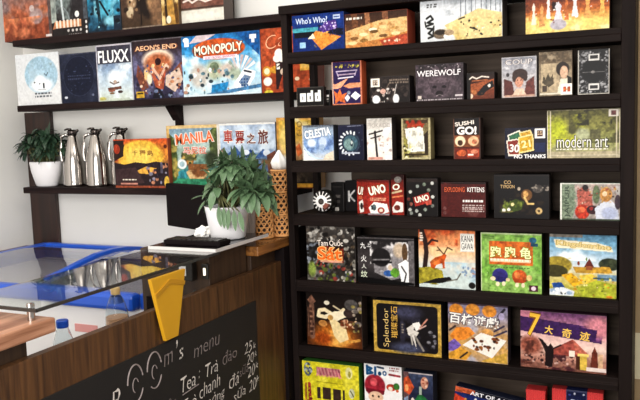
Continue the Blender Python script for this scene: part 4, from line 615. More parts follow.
row('board games on the fourth bookcase shelf',
  ('blk1', 'plain black box with small grey lines beside the round tin', dict(depth=.05)),
  ('blk2', 'black box with one white angular letter beside the red card boxes', dict(depth=.05)),
  ('uno1', 'red card box at left, half hidden by the front red card box', dict(side='7a1f18', depth=.03)),
  ('uno2', 'red card box in front with white tilted title and fanned cards', dict(side='3a1512', depth=.03)),
  ('uno3', 'narrow tall red card box with a grey disc on its dark top edge', dict(side='4a1814', depth=.03)),
  ('unod', 'black box with scattered grey dots around a red tilted card', dict(depth=.05)),
  ('kit', 'dark red box with orange and white capitals', dict(side='2c1614', depth=.05)),
  ('typ', 'black box with a green and gold creature', dict(depth=.05)),
  ('jai', 'sage green box lying on its side with red and white robed figures', dict(side='6a7264', depth=.05)))
row('board games on the fifth bookcase shelf',
  ('sat', 'dark crowded-portrait box with a big orange word in the middle', dict(side='2a2420', depth=.06)),
  ('ink', 'black and grey ink-painting box with a white horse shape', dict(depth=.06)),
  ('kana', 'watercolour box with an orange stag under a dark tree', dict(side='3a302a', depth=.06)),
  ('turtle', 'bright green box with an orange panel and two small turtles', dict(side='2c3a1c', depth=.06)),
  ('king', 'landscape box with yellow fields, blue sky and a cream title ribbon', dict(side='2c3430', depth=.06)))
row('board games on the sixth bookcase shelf',
  ('drag', 'dark box with a cream dragon over an orange glow', dict(side='2a1e18', depth=.06)),
  ('splen', 'black box with a rounded gold border and sideways gold title', dict(side='1c181a', depth=.06)),
  ('grid', 'orange and lilac box with a white tilted game board', dict(side='3a2e34', depth=.06)),
  ('seven', 'purple and pink box with a pyramid and a gold numeral', dict(side='4a2a3a', depth=.06)))
row('board games on the lowest bookcase shelf',
  ('yell', 'bright yellow box with pink title and dark windows, green side', dict(side='3f7a2c', depth=.04)),
  ('girl', 'white box with a figure in a round red helmet', dict(side='b9b4b0', depth=.05)),
  ('green', 'dark blue box with a green bottle and a pink disc', dict(side='1f2436', depth=.06)))
# a box leaning sideways at the bottom of the frame
BOXES['war'] = (-.688, 2.52, .3725, .235, .188)
ART['war'] = [('G','1f2c66','2a3f8c','35509c','2a3a7a'),('P',[(0,0),(1,0),(1,.12),(0,.1)],'20202e'),('P',[(0,0),(.3,0),(.28,.09),(0,.1)],'c9603c'),('B',30,(.02,.1,.98,.5),(.02,.06),['c8432c','e9e4dc','2f8a5a','4a8acc','e0a03c'],6),('P',[(.3,.25),(.55,.14),(.7,.3),(.4,.45)],'4aa06a'),('P',[(0,.14),(.16,.2),(.12,.5),(0,.5)],'d2482e'),
  ('T','ART OF A WAR',.6,.06,.74,.075,'eceaf0',0,None,.02)]
g = game('war', 'blue box leaning sideways with white capitals along its top edge', 'board games on the lowest bookcase shelf', depth=.05, side='14182c')
g.rotation_euler.y = R(8)
# red ribbed packs cut off by the frame
def ribbed(bm, x0, x1, z0, z1, d, n):
    w = (x1 - x0) / n
    pts = [(x1, d), (x0, d)]
    for i in range(n):
        x = x0 + i * w
        pts += [(x, 0), (x + w * .5, -.002), (x + w * .9, 0)]
    pts += [(x1, 0)]
    return prism(bm, pts, 'z', z0, z1)
t = thing('card_pack', 'narrow red ribbed pack right of the leaning blue box', 'box', (-.419, 2.522, .34), group='red ribbed packs on the lowest bookcase shelf')
obj('carton', ribbed(BM(), 0, .062, 0, .225, .05, 9), M['red'], t); obj('lid', ribbed(BM(), -.001, .063, .2251, .236, .051, 9), M['red'], t)
t = thing('card_pack', 'wide red ribbed pack with a navy band at the right end of the lowest shelf', 'box', (-.334, 2.522, .34), group='red ribbed packs on the lowest bookcase shelf')
obj('carton', ribbed(BM(), 0, .16, 0, .25, .05, 22), M['red'], t)
o = obj('band', box(BM(), .045, .111, -.0035, .0515, -.0, .2515), M['navy'], t, bevel=.001); o['label'] = 'navy paper band around the red pack'
o = link('print', cover_mesh('print', [('G','1c2450','222c5c'),('B',14,(.05,.02,.95,.2),(.01,.02),['7f8ac4','4a56a0','c9cce0'],3)], .06, .24), None, t, (.048, -.0042, .006))

row('board games on the top wall shelf',
  ('mars', 'box with a red planet landscape and round domes', dict(side='6a4a40', depth=.08)),
  ('title', 'dark grey box with a bright orange title band', dict(side='2c2a2c', depth=.08)),
  ('teal', 'teal blue box with a dark figure in blue light', dict(side='22323e', depth=.08)),
  ('sepia', 'sepia brown box with faint pale portraits', dict(side='3a2e26', depth=.08)),
  ('goldfig', 'narrow gold-brown box showing a standing golden figure', dict(side='5a4028', depth=.08)),
  ('poster', 'brown box with a cream lower edge beside the short dark post', dict(side='4a3a32', depth=.08)))
row('board games on the middle wall shelf',
  ('moon', 'white box with a pale blue moon disc', dict(side='dcdcdc', depth=.07)),
  ('navyc', 'plain dark navy box with a faint circle', dict(side='1f2233', depth=.07)),
  ('flux', 'pale blue box with a big white jagged title on dark', dict(side='4a4a58', depth=.05)),
  ('aeon', 'dark purple box with an orange horned creature', dict(side='231c20', depth=.07)),
  ('mono', 'wide sky blue box with orange oval title, banknotes and a white card reader', dict(side='1c4a80', depth=.07)),
  ('cash', 'orange-red box with pale coins, cut off by the bookcase post', dict(side='7a3420', depth=.07)))
row('board games on the lower wall shelf',
  ('sun', 'orange sunset box with a huge yellow sun over dark hills', dict(side='8a3a24', depth=.028)),
  ('manila', 'tropical harbour box with orange capitals and a wooden left edge', dict(side='c99a58', depth=.06)),
  ('train', 'misty mountain box with large dark red characters behind the leafy plant', dict(side='5a6a80', depth=.06)),
  ('goldr', 'golden yellow box behind the tall woven holder', dict(side='a8782c', depth=.06)))

# round tin shaped like an eye
t = thing('round_tin', 'round black and white tin printed like an eye with radial letters', 'tin', (-1.172, 2.575, 1.2035))
bm = BM()
lathe(bm, [(0, -.03), (.034, -.03), (.041, -.02), (.0425, 0), (.041, .018), (.037, .024), (0, .024)], 26)
bmesh.ops.rotate(bm, verts=bm.verts, matrix=Matrix.Rotation(PI/2, 3, 'X'))
obj('tin_body', bm, M['black'], t, smooth=True)
na, nr = 120, 26
vs, fs, cs = [], [], []
rngt = random.Random(5)
bars = sorted([(a, rngt.uniform(5, 9)) for a in range(20, 380, 24)])
for i in range(nr):
    r_ = i / (nr - 1)
    for j in range(na):
        a = 360 * j / na
        vs.append((.0385 * r_ * math.cos(R(a)), -.0245 - .010 * (1 - r_ * r_), .0385 * r_ * math.sin(R(a))))
        col = 'ece9e6'
        if r_ < .3: col = '2b2624' if r_ > .16 else '4a4340'
        elif .62 < r_ < .97 and any(abs((a - b + 180) % 360 - 180) < w for b, w in bars): col = '1a1817'
        if r_ > .97: col = '1a1817'
        if 285 < a < 345 and .42 < r_ < .95: col = '8a5044' if r_ < .8 else '4a2e2a'
        cs.append(lin(col) + [1])
for i in range(nr - 1):
    for j in range(na):
        k = (j + 1) % na
        fs.append((i*na + j, i*na + k, (i+1)*na + k, (i+1)*na + j))
me = bpy.data.meshes.new('tin_face'); me.from_pydata(vs, [], fs); me.update()
me.color_attributes.new('ink', 'FLOAT_COLOR', 'POINT').data.foreach_set('color', np.array(cs, np.float32).ravel())
me.materials.append(PRINT)
o = link('tin_face', me, None, t); o['label'] = 'white printed face with radial black letters'

# ================================================================ thermos jugs
def make_jug():
    t = thing('thermos_jug', '', 'thermos jug')
    obj('body', lathe(BM(), [(0, 0), (.056, 0), (.0575, .004), (.0575, .02), (.056, .024), (.0555, .08), (.053, .115), (.048, .15), (.041, .185), (.032, .22), (.0245, .245), (.022, .255), (0, .255)], 40), M['steel'], t, smooth=True)
    obj('lid', lathe(BM(), [(0, .255), (.0225, .2552), (.0235, .262), (.025, .27), (.021, .277), (.01, .28), (0, .28)], 30), M['darksteel'], t, smooth=True)
    bm = BM()
    prism(bm, [(-.016, .2), (.0, .245), (.016, .2)], 'y', -.001, .001)
    bm.free()
    sp = BM(); tube(sp, [(.014, -.006, .262), (.03, -.01, .27), (.048, -.014, .276)], [.011, .009, .006], 12); obj('spout', sp, M['darksteel'], t, smooth=True)
    h = BM(); tube(h, [(-.02, -.006, .252), (-.038, -.012, .256), (-.054, -.018, .243), (-.062, -.02, .21), (-.064, -.02, .165), (-.061, -.018, .13), (-.05, -.014, .118)], [.007, .0075, .008, .008, .008, .0075, .007], 12)
    obj('handle', h, M['steel'], t, smooth=True)
    lv = BM(); tube(lv, [(-.006, -.002, .281), (-.026, -.006, .283), (-.04, -.01, .279)], [.006, .005, .004], 10); obj('thumb_lever', lv, M['darksteel'], t, smooth=True)
    return t
def dup(root, loc, label, group=None):
    r = root.copy(); COL.objects.link(r); r.location = loc; r['label'] = label
    if group: r['group'] = group
    for ch in list(root.children):
        c = ch.copy(); COL.objects.link(c); c.parent = r
        for g in ch.children:
            d = g.copy(); COL.objects.link(d); d.parent = c
    return r
jug = make_jug(); jug.location = (-2.662, 2.868, 1.223); jug['group'] = 'steel thermos jugs on the lower wall shelf'
jug['label'] = 'steel thermos jug next to the small potted plant'
dup(jug, (-2.517, 2.868, 1.223), 'middle one of the three steel thermos jugs')
dup(jug, (-2.392, 2.905, 1.223), 'steel thermos jug partly hidden by the orange sunset box')

# ================================================================ plants
def leaf(bm, base, d, up, L, W, droop, nseg=6):
    """one folded, drooping leaf blade"""
    d = d.normalized(); s = d.cross(up).normalized(); n = s.cross(d).normalized()
    L_, C_, R_ = [], [], []
    p = base.copy(); dirv = d.copy()
    for i in range(nseg + 1):
        t = i / nseg
        w = W * .5 * (math.sin(PI * min(1, t * .96 + .02)) ** .75) * (1 - .25 * t)
        L_.append(bm.verts.new(p - s * w + n * w * .3)); C_.append(bm.verts.new(p)); R_.append(bm.verts.new(p + s * w + n * w * .3))
        dirv = (dirv - Vector((0, 0, 1)) * droop / nseg).normalized(); n = s.cross(dirv).normalized()
        p = p + dirv * (L / nseg)
    for i in range(nseg):
        bm.faces.new([L_[i], C_[i], C_[i+1], L_[i+1]]); bm.faces.new([C_[i], R_[i], R_[i+1], C_[i+1]])
t = thing('potted_plant', 'bushy large-leaved green plant in a white tapered pot on the counter', 'plant', (-1.395, 2.236, 1.1065))
obj('pot', lathe(BM(), [(0, 0), (.058, 0), (.061, .004), (.078, .108), (.0785, .114), (.0745, .114), (.072, .1), (0, .1)], 40), M['ceramic'], t, smooth=True)
obj('soil', lathe(BM(), [(0, .101), (.0715, .1015), (0, .106)], 24), M['soil'], t)
rp = random.Random(21)
stems = BM(); fol = BM()
for i in range(34):
    a = rp.uniform(0, 2*PI); e = rp.uniform(.05, 1.) ** .8
    rad = .115 * e
    tip = Vector((.045 + rad * math.cos(a) * 1.0, rad * math.sin(a) * .8 - .01, .24 - .095 * e * e + rp.uniform(-.03, .03)))
    b0 = Vector((rp.uniform(-.03, .03), rp.uniform(-.03, .03), .103))
    tube(stems, [b0, b0.lerp(tip, .5) + Vector((0, 0, .03)), tip], [.004, .003, .002], 6)
    out = Vector((math.cos(a), math.sin(a), .25 + .5 * (1 - e))).normalized()
    k = rp.randint(6, 8)
    for j in range(k):
        b = 2*PI * j / k + rp.uniform(-.2, .2)
        u = out.cross(Vector((0, 0, 1))).normalized(); v = u.cross(out)
        d = (u * math.cos(b) + v * math.sin(b)) * .9 + out * .45
        leaf(fol, tip, d, Vector((0, 0, 1)) if abs(d.normalized().z) < .9 else Vector((1, 0, 0)), rp.uniform(.06, .09), rp.uniform(.027, .037), rp.uniform(.5, 1.3))
for i in range(5):       # leaves hanging over the rim
    tip = Vector((.02 + .02 * i, -.085, .12 - .004 * i))
    tube(stems, [Vector((.01, -.03, .104)), Vector((.02, -.07, .16)), tip], [.003, .003, .002], 6)
    leaf(fol, tip, Vector((rp.uniform(-.3, .4), -.15, -1)), Vector((0, -1, .1)), .07, .026, .2)
obj('stems', stems, M['stem'], t, smooth=True); obj('foliage', fol, M['leaf'], t, smooth=True)

t = thing('potted_plant', 'small dark-leaved plant in a white pot at the left end of the wall shelf', 'plant', (-2.85, 2.868, 1.223))
obj('pot', lathe(BM(), [(0, 0), (.062, 0), (.068, .006), (.092, .075), (.1, .118), (.098, .124), (.0915, .124), (.088, .11), (0, .11)], 40), M['ceramic'], t, smooth=True)
t.scale = (.92, .62, 1.)
obj('soil', lathe(BM(), [(0, .111), (.0875, .1115), (0, .114)], 24), M['soil'], t)
stems = BM(); fol = BM(); rp = random.Random(8)
for i in range(85):
    a = rp.uniform(0, 2*PI); e = rp.uniform(.1, 1.)
    tip = Vector((-.005 + .155 * e * math.cos(a), .1 * e * math.sin(a), .2 + .075 * (1 - e) + rp.uniform(-.06, .03)))
    b0 = Vector((rp.uniform(-.05, .05), rp.uniform(-.05, .05), .112))
    tube(stems, [b0, b0.lerp(tip, .5) + Vector((0, 0, .02)), tip], [.004, .003, .002], 6)
    for j in range(5):
        d = Vector((math.cos(a + rp.uniform(-1.2, 1.2)), .8 * math.sin(a + rp.uniform(-1.2, 1.2)), rp.uniform(-.3, .5)))
        leaf(fol, tip, d, Vector((0, 0, 1)), rp.uniform(.055, .085), rp.uniform(.022, .032), rp.uniform(.4, 1.6))
for v in fol.verts:      # foliage keeps clear of both walls
    v.co.x = max(v.co.x, -.235)
    v.co.x = min(v.co.x, .2)
    v.co.y = min(v.co.y, .15)
obj('stems', stems, M['stem'], t, smooth=True); obj('foliage', fol, M['leafdark'], t, smooth=True)

# ================================================================ the counter
ct = thing('counter', 'walnut-fronted bar counter with a handwritten chalkboard menu', 'counter', (-1.32, 1.6, 0))
def cpart(name, bm, m, bevel=.002, parent=None):
    bmesh.ops.translate(bm, verts=bm.verts, vec=(1.32, -1.6, 0))
    return obj(name, bm, m, parent or ct, bevel=bevel)
cpart('front_panel', box(BM(), -1.336, -1.31, .6, 2.463, .0, .985), M['veneer'])
board = cpart('chalkboard', box(BM(), -1.31, -1.3055, .66, 2.256, .2, .881), M['board'], .0005)
cpart('end_body', box(BM(), -1.9, -1.3365, .7, 1.247, 0, 1.028), M['dim'])
cpart('end_top', box(BM(), -1.96, -1.3, .62, 1.306, 1.028, 1.064), M['slab'], .005)
cpart('end_body', box(BM(), -1.66, -1.3365, 2.285, 2.56, 0, 1.035), M['dim'])
cpart('end_top', box(BM(), -1.68, -1.3, 2.275, 2.57, 1.035, 1.07), M['slabdark'], .004)
cpart('end_post', box(BM(), -1.336, -1.297, 2.4635, 2.56, 0, 1.0345), M['dusk'])
cpart('inner_ledge', box(BM(), -1.6, -1.3365, 1.249, 2.028, .76, .785), M['dim'])
for o in list(ct.children):
    if o.name.startswith('end_top') and o.data.materials[0] == M['slabdark']: o['label'] = 'glossy dark brown top of the far end'
    elif o.name.startswith('end_top'): o['label'] = 'rough reddish wood top of the near end'

def chalk_words(name, items, m):
    """handwriting on the board plane: text, y, z, width, height, slant"""
    for w_, y, z, w, h, rot in items:
        P, F, asp = text_polys(w_, -.012, .25)
        a = R(rot); vs = []
        for p in P:
            u = p[0] * w; v = p[1] * h + .0022 * math.sin(p[0] * 17 + z * 90)
            vs.append((.0162, y - 1.6 + u * math.cos(a) - v * math.sin(a), z + u * math.sin(a) + v * math.cos(a)))
        me = bpy.data.meshes.new(name); me.from_pydata(vs, [], F); me.update()
        link(name, me, m, board)
Q = 1.5
chalk_words('chalk_word', [('R', 1.5, Q - .712, .04, .06, 6), ('Tea', 1.825, Q - .77, .075, .045, 3), (':', 1.885, Q - .765, .008, .022, 0), ('Trà', 1.955, Q - .768, .07, .04, 2),
   ('25', 2.186, Q - .768, .056, .038, 2), ('k', 2.228, Q - .772, .018, .02, 2), ('20', 2.196, Q - .81, .05, .034, 2), ('k', 2.236, Q - .803, .018, .02, 2), ('20', 2.2, Q - .855, .052, .036, 2), ('k', 2.239, Q - .846, .018, .02, 2), ('20', 2.205, Q - .908, .054, .04, 2), ('k', 2.242, Q - .896, .018, .022, 2),
   ('chanh', 1.94, Q - .82, .12, .042, 3), ('Trà', 1.825, Q - .838, .075, .04, 3), ('đá', 2.085, Q - .85, .065, .045, 3), ('mỏng', 1.965, Q - .872, .12, .042, 3), ('sữa', 2.115, Q - .905, .08, .036, 3), ('’', 1.778, Q - .638, .01, .022, 4), ('s', 1.797, Q - .672, .024, .03, 4), ('Hồng', 1.835, Q - .9, .1, .045, 3)], M['chalk'])
chalk_words('faded_word', [('m', 1.733, Q - .668, .045, .032, 4), ('menu', 1.935, Q - .69, .15, .03, 3), ('đào', 2.065, Q - .758, .09, .04, 3), ('sữa', 2.15, Q - .835, .06, .034, 3), ('Mật', 1.715, Q - .81, .09, .04, 3)], M['chalkdim'])
# two big chalk rings with an inner curl, drawn as round strokes
def arc(st, cy, cz, ry, rz, a0, a1, r):
    tube(st, [(.0155, cy - 1.6 + ry * math.cos(R(a0 + (a1 - a0) * i / 24)), cz + rz * math.sin(R(a0 + (a1 - a0) * i / 24))) for i in range(25)], r, 6)
for cy, cz in ((1.583, Q - .692), (1.668, Q - .682)):
    st = BM(); arc(st, cy, cz, .033, .052, 15, 175, .0022); arc(st, cy, cz, .033, .052, 235, 335, .0020); arc(st, cy, cz - .006, .012, .02, 20, 250, .0014)
    obj('chalk_ring', st, M['chalkdim'], board)
st = BM(); tube(st, [(.0155, 1.795 - 1.6, Q - .8), (.0155, 1.88 - 1.6, Q - .795)], .0016, 6)
obj('chalk_underline', st, M['chalkdim'], board)

# the glass shelf bridging the counter ends
t = thing('glass_shelf', 'clear glass counter shelf carried on small metal standoffs', 'glass shelf', (-1.44, 1.6, 1.087))
obj('pane', box(BM(), -.13, .135, -.348, .426, 0, .009), M['glass'], t, bevel=.0008)
e = BM()
for a in (box, ):
    box(e, .1353, .1375, -.35, .426, .0005, .0085); box(e, -.13, .1375, -.3505, -.3483, .0005, .0085)
o = obj('edge_strip', e, M['edge'], t); o['label'] = 'dark polished front edge of the glass'
for x, y in ((.105, -.335), (-.105, -.335)):
    obj('standoff', lathe(BM(), [(0, -.023), (.009, -.023), (.009, -.001), (0, -.001)], 20, (x, y, 0)), M['steel'], t, smooth=False)
    obj('standoff_cap', lathe(BM(), [(0, .0095), (.01, .0095), (.009, .017), (0, .018)], 20, (x, y, 0)), M['steel'], t)

# dark service cabinet under the till
t = thing('service_cabinet', 'dark cabinet between glass shelf and far counter end', 'cabinet', (-1.48, 2.15, 0))
obj('carcass', box(BM(), -.14, .135, -.12, .118, 0, 1.094), M['dim'], t, bevel=.002)
obj('door', box(BM(), -.12, .1, -.128, -.1203, .1, .93), M['dusk'], t, bevel=.002)
obj('handle', box(BM(), .06, .072, -.142, -.1285, .5, .62), M['darksteel'], t, bevel=.002)
t = thing('worktop', 'black glass worktop with a pale metal edge under the potted plant', 'worktop', (-1.4375, 2.19, 1.0945))
obj('panel', box(BM(), -.1325, .1325, -.176, .17, 0, .0105), M['blackglass'], t, bevel=.001)
e = BM(); box(e, -.134, .1345, -.1785, -.1763, .0, .0115); box(e, .1328, .135, -.1785, .17, .0, .0115)
o = obj('edge_strip', e, M['greyedge'], t); o['label'] = 'pale metal edge of the black glass'
t = thing('socket_box', 'small black socket box with a white label below the black glass worktop', 'socket', (-1.415, 2.0215, 1.035))
obj('housing', box(BM(), -.028, .028, -.03, 0, -.035, .03), M['black'], t, bevel=.003)
obj('label_plate', box(BM(), -.02, .006, -.0318, -.0302, -.018, .014), M['white'], t, bevel=.0005)
t = thing('indicator_lamp', 'small lit white lamp beside the labelled socket box', 'lamp', (-1.352, 2.0215, 1.03))
obj('base', box(BM(), -.012, .012, -.008, -0., -.025, .025), M['black'], t, bevel=.002)
obj('lens', box(BM(), -.004, .004, -.0115, -.0082, -.012, .012), M['led'], t, bevel=.001)
cb = BM()
tube(cb, [(-1.43, 2.0, 1.0), (-1.44, 1.985, .96), (-1.42, 1.97, .93), (-1.39, 1.975, .945), (-1.37, 1.98, .975), (-1.355, 1.985, .95), (-1.36, 1.96, .9), (-1.38, 1.94, .83), (-1.37, 1.92, .7895)], .004, 8)
tag(obj('cable', cb, M['black'], smooth=True), 'black looped cable hanging below the socket box', 'cable')

# till things on the counter
t = thing('monitor', 'black till monitor seen from behind, left of the leafy plant', 'monitor', (-1.6, 2.48, 1.0705), 0)
pn = box(BM(), -.22, .22, -.016, .016, .014, .195)
bmesh.ops.rotate(pn, verts=pn.verts, matrix=Matrix.Rotation(R(-23), 3, 'Z')); bmesh.ops.translate(pn, verts=pn.verts, vec=(-.105, .035, 0))
obj('screen_housing', pn, M['dusk'], t, bevel=.006)
obj('stand_neck', box(BM(), -.05, .02, .005, .03, .008, .12), M['black'], t, bevel=.003)
obj('stand_foot', lathe(BM(), [(0, 0), (.07, 0), (.07, .006), (.055, .012), (0, .013)], 28), M['black'], t, smooth=True)
t = thing('keyboard', 'flat black keyboard block lying on the black glass worktop', 'keyboard', (-1.43, 2.092, 1.1055))
obj('case', box(BM(), -.112, .112, -.035, .036, 0, .016), M['dusk'], t, bevel=.003)
for r_ in range(3):
    for c_ in range(10):
        obj('key', box(BM(), -.102 + c_*.0206, -.102 + c_*.0206 + .017, -.03 + r_*.021, -.03 + r_*.021 + .018, .0162, .0195), M['black'], t)
bm = BM(); bmesh.ops.create_icosphere(bm, subdivisions=4, radius=1); rp = random.Random(3)
from mathutils import noise as mn
for v in bm.verts:
    k = 1 + .55 * mn.noise(v.co * 2.1) + .25 * mn.noise(v.co * 5.)
    v.co = Vector((v.co.x * .03 * k, v.co.y * .024 * k, max(-.016, v.co.z * .022 * k)))
zmin = min(v.co.z for v in bm.verts)
tag(obj('paper_napkin', bm, M['paper'], loc=(-1.496, 2.235, 1.1055 - zmin)), 'crumpled white napkin beside the white plant pot', 'napkin')
t = thing('cup', 'grey ribbed cup between the white pot and the woven holders', 'cup', (-1.43, 2.425, 1.0705))
bm = BM(); n = 48
prof = [(.026, 0), (.03, .02), (.034, .06), (.036, .118), (.033, .118), (.03, .06), (.024, .008)]
rings = [[bm.verts.new(((r_ + (.0016 * (j % 2) if i < 4 else 0)) * math.cos(2*PI*j/n), (r_ + (.0016 * (j % 2) if i < 4 else 0)) * math.sin(2*PI*j/n), z)) for j in range(n)] for i, (r_, z) in enumerate(prof)]
for a, b in zip(rings[:-1], rings[1:]):
    for j in range(n): bm.faces.new([a[j], a[(j+1) % n], b[(j+1) % n], b[j]])
bm.faces.new(rings[0]); bm.faces.new(rings[-1])
obj('body', bm, M['ribbed'], t)
obj('rim', lathe(BM(), [(.0325, .1182), (.0378, .1182), (.0378, .122), (.0325, .122), (.0325, .1182)], 40), M['ribbed'], t)

# woven cane holders
def cane_holder(label, loc, r_, h, bands):
    t = thing('woven_holder', label, 'woven holder', loc, group='woven cane holders at the far counter end')
    obj('lining', lathe(BM(), [(0, .001), (r_ - .005, .001), (r_ - .005, h - .002), (r_ - .008, h - .002), (r_ - .008, .006), (0, .006)], 28), M['inner'], t)
    w = BM(); nst = 9
    turns = h / (2 * PI * r_) * .75
    for sgn in (1, -1):
        for i in range(nst):
            a0 = 2*PI * i / nst
            tube(w, [((r_ - .001 + .0012 * sgn * math.cos(k * 1.6)) * math.cos(a0 + sgn * turns * 2*PI * k / 40), (r_ - .001 + .0012 * sgn * math.cos(k * 1.6)) * math.sin(a0 + sgn * turns * 2*PI * k / 40), .004 + (h - .008) * k / 40) for k in range(41)], .0030, 5)
    nr_ = int(h / .0165)
    for i in range(nr_):
        z = .008 + (h - .016) * i / max(1, nr_ - 1)
        tube(w, [(r_ * math.cos(2*PI*k/28), r_ * math.sin(2*PI*k/28), z) for k in range(28)], .0021, 5, True)
    obj('weave', w, M['cane'], t)
    for z in [0.004, h - .003] + bands:
        rm = BM(); tube(rm, [((r_ + .001) * math.cos(2*PI*k/32), (r_ + .001) * math.sin(2*PI*k/32), z) for k in range(32)], .004, 8, True)
        obj('rim_band', rm, M['cane'], t, smooth=True)
    return t
cane_holder('shorter woven cane holder next to the grey cup', (-1.376, 2.462, 1.0712), .033, .17, [.118])
cane_holder('taller woven cane holder against the bookcase, holding a white napkin', (-1.333, 2.5235, 1.0712), .032, .255, [.085, .17])
bm = BM(); n = 40
prof = [(.0, .0), (.022, .0), (.027, .012), (.03, .026), (.024, .04), (.013, .056), (.004, .072), (0, .074)]
rings = []
for i, (r_, z) in enumerate(prof):
    rings.append([bm.verts.new((r_ * (1 + .13 * math.sin(j * 5 * 2*PI/n + i*.4)) * math.cos(2*PI*j/n), r_ * (1 + .13 * math.sin(j * 5 * 2*PI/n + i*.4)) * math.sin(2*PI*j/n), z)) for j in range(n)] if r_ > 0 else [bm.verts.new((0, 0, z))])
for a, b in zip(rings[:-1], rings[1:]):
    for j in range(n):
        k = (j+1) % n
        if len(a) == 1: bm.faces.new([a[0], b[j], b[k]])
        elif len(b) == 1: bm.faces.new([a[j], b[0], a[k]])
        else: bm.faces.new([a[j], a[k], b[k], b[j]])
tag(obj('paper_napkin', bm, M['paper'], loc=(-1.333, 2.5235, 1.327), smooth=True), 'white napkin peaking out of the taller woven holder', 'napkin')

# yellow pennant on the counter front
t = thing('pennant', 'mustard yellow tapered pennant hanging on the counter front', 'pennant', (-1.2985, 1.742, 1.08))
obj('panel', prism(BM(), [(-.083, 0), (.083, 0), (.031, -.19), (-.029, -.19)], 'x', -.006, .006), M['yellow'], t, bevel=.0015)
o = obj('fold', prism(BM(), [(-.07, -.045), (-.0, -.014), (.074, -.034), (.071, -.046), (.0, -.028), (-.066, -.058)], 'x', .0061, .0095), M['mustard'], t, bevel=.0008); o['label'] = 'darker chevron fold near the top'

# ================================================================ freezer behind the counter
t = thing('chest_freezer', 'white chest freezer with bright blue rims and curved glass lids', 'freezer', (-2.335, 2.54, 0))
FY = [(.395, .918), (.3, .934), (.2, .952), (.1, .957), (.0, .953), (-.1, .938), (-.2, .92), (-.3, .907), (-.385, .898)]
obj('cabinet_body', box(BM(), -.63, .63, -.39, .39, .05, .84), M['white'], t, bevel=.012)
obj('base', box(BM(), -.6, .6, -.36, .36, 0, .0495), M['black'], t)
def rimpart(name, x0, x1, dz=0., flat=0.):
    bm = BM(); up = [(y, (z * (1 - flat) + (.918 - .02 * (.395 - y) / .78) * flat) + dz) for y, z in FY]
    pts = up + [(y, .842) for y, z in reversed(FY)] if flat >= 0 else up
    prism(bm, pts, 'x', x0, x1)
    return obj(name, bm, M['blue'], t, bevel=.004)
rimpart('side_rim', -.635, -.585, 0, .85); rimpart('side_rim', .6, .64)
def bar(name, pts, x0, x1):
    return obj(name, prism(BM(), pts, 'x', x0, x1), M['blue'], t, bevel=.004)
up = [(y, z + .006) for y, z in FY[1:-1]]
bar('lid_divider', up + [(y, z - .022) for y, z in reversed(up)], .05, .085)
obj('back_rim', box(BM(), -.599, .599, .36, .395, .842, .921), M['blue'], t, bevel=.004)
obj('front_rim', box(BM(), -.6, .6, -.425, -.37, .838, .903), M['blue'], t, bevel=.016)
def lid(x0, x1, flat):
    bm = BM(); n = 24
    ys = np.linspace(.355, -.365, n); zz = np.interp(ys, [y for y, z in FY][::-1], [z for y, z in FY][::-1])
    zz = zz * (1 - flat) + (.918 - .02 * (.395 - ys) / .78) * flat - .009
    up = [(float(y), float(z)) for y, z in zip(ys, zz)]
    prism(bm, up + [(y, z - .005) for y, z in reversed(up)], 'x', x0, x1)
    return obj('lid_glass', bm, M['lidglass'], t)
lid(-.584, .049, .6); lid(.086, .599, 0)
obj('liner', box(BM(), -.595, .595, -.355, .355, .8405, .8455), M['white'], t)
o = obj('front_label', box(BM(), .29, .4, -.3925, -.3902, .735, .765), M['pink'], t); o['label'] = 'faded pink print on the white front'

# bottles standing on the inner ledge
def bottle(label, loc, h, r_, capm, fill, group, cr=.0162):
    t = thing('plastic_bottle', label, 'bottle', loc, group=group)
    b = h - .026
    outer = [(0, .002), (r_ * .8, 0), (r_, .008), (r_, b * .2), (r_ * .95, b * .24), (r_, b * .28), (r_, b * .66), (r_ * .95, b * .75), (r_ * .68, b * .87), (.0135, b * .95), (.0125, b)]
    inner = [(max(0, r2 - .0012), z + .0012) for r2, z in reversed(outer)]
    obj('bottle_body', lathe(BM(), outer + inner, 30), M['pet'], t, smooth=True)
    obj('cap', lathe(BM(), [(0, b - .012), (cr - .0007, b - .012), (cr, b - .008), (cr, b + .005), (cr - .0015, b + .008), (0, b + .008)], 24), capm, t, smooth=False)
    if fill: obj('drink', lathe(BM(), [(0, .004), (r_ * .78, .004), (r_ - .002, .01), (r_ - .002, fill), (0, fill)], 26), M['juice'], t)
    return t
b1 = bottle('small clear bottle with a blue cap behind the counter front', (-1.452, 1.48, .7855), .232, .028, M['capblue'], 0, 'bottles behind the counter front')
obj('wrapper', lathe(BM(), [(.0283, .1), (.0288, .101), (.0288, .134), (.0283, .135)], 30), mat('teal_wrapper', '3c6478', .5, noise=.3, scale=50), b1)
b2 = bottle('clear bottle with a yellow cap and orange drink behind the counter front', (-1.455, 1.7, .7855), .272, .034, M['capyellow'], .168, 'bottles behind the counter front', .0138)
obj('neck_label', lathe(BM(), [(.0215, .209), (.0222, .21), (.0165, .228), (.016, .228)], 24), mat('blue_neck_label', '3a58a8', .5, noise=.3, scale=60), b2)

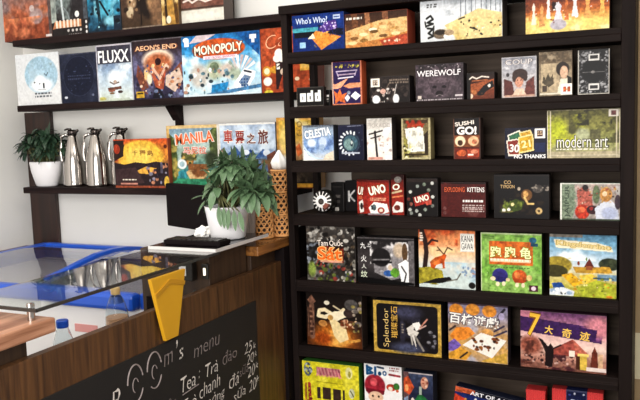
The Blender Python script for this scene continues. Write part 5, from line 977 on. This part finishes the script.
# cream sheet added in place of a bright light reflection on the tan panel
t = thing('light_patch', 'cream sheet standing in for reflected light on the tan panel at the right edge', 'light_patch', (-.112, 2.929, .5))
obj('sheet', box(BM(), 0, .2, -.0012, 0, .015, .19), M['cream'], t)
obj('pin', lathe(BM(), [(0, -.006), (.004, -.005), (.004, -.0015), (0, -.0015)], 12, (.1, -.004, .185)), M['steel'], t)  # small pin added with the light-coloured sheet

# ================================================================ light, sky and camera
def area(name, loc, size, power, col, rot=(0, 0, 0)):
    l = bpy.data.lights.new(name, 'AREA'); l.shape = 'RECTANGLE'; l.size, l.size_y = size; l.energy = power; l.color = col
    o = bpy.data.objects.new(name, l); COL.objects.link(o); o.location = loc; o.rotation_euler = rot
    return o
area('ceiling_lamp_light', (-2.1, 1.5, 2.86), (1.2, .9), LP[0], (1, .96, .9))
area('right_fill_light', (.3, .9, 2.86), (1.4, 1.0), LP[1], (1, .95, .88))  # unseen overhead fill, set to the right to brighten the tan panel side
area('front_fill_light', (-.7, -1.0, 1.75), (1.7, 1.5), LP[3], (1, .98, .95), (R(90), 0, R(32)))  # unseen frontal fill behind the camera, added to brighten the walls
w = bpy.data.worlds.new('World'); SC.world = w; w.use_nodes = True
bg = w.node_tree.nodes['Background']; bg.inputs['Color'].default_value = (1, .95, .89, 1); bg.inputs['Strength'].default_value = LP[2]

cam = bpy.data.cameras.new('camera'); co = bpy.data.objects.new('camera', cam); COL.objects.link(co)
cam.sensor_fit = 'HORIZONTAL'; cam.sensor_width = 36; cam.lens = CAMF / 640 * 36
cam.clip_start = .05
co.matrix_world = Matrix(((CAMR[0][0], CAMR[0][2], -CAMR[0][1], 0), (CAMR[1][0], CAMR[1][2], -CAMR[1][1], 0), (CAMR[2][0], CAMR[2][2], -CAMR[2][1], 1.5), (0, 0, 0, 1)))
SC.camera = co
vs_ = SC.view_settings
SC.display_settings.display_device = 'sRGB'
vs_.view_transform = 'Standard'; vs_.look = 'None'; vs_.gamma = 1; vs_.exposure = EXPO; vs_.use_curve_mapping = False
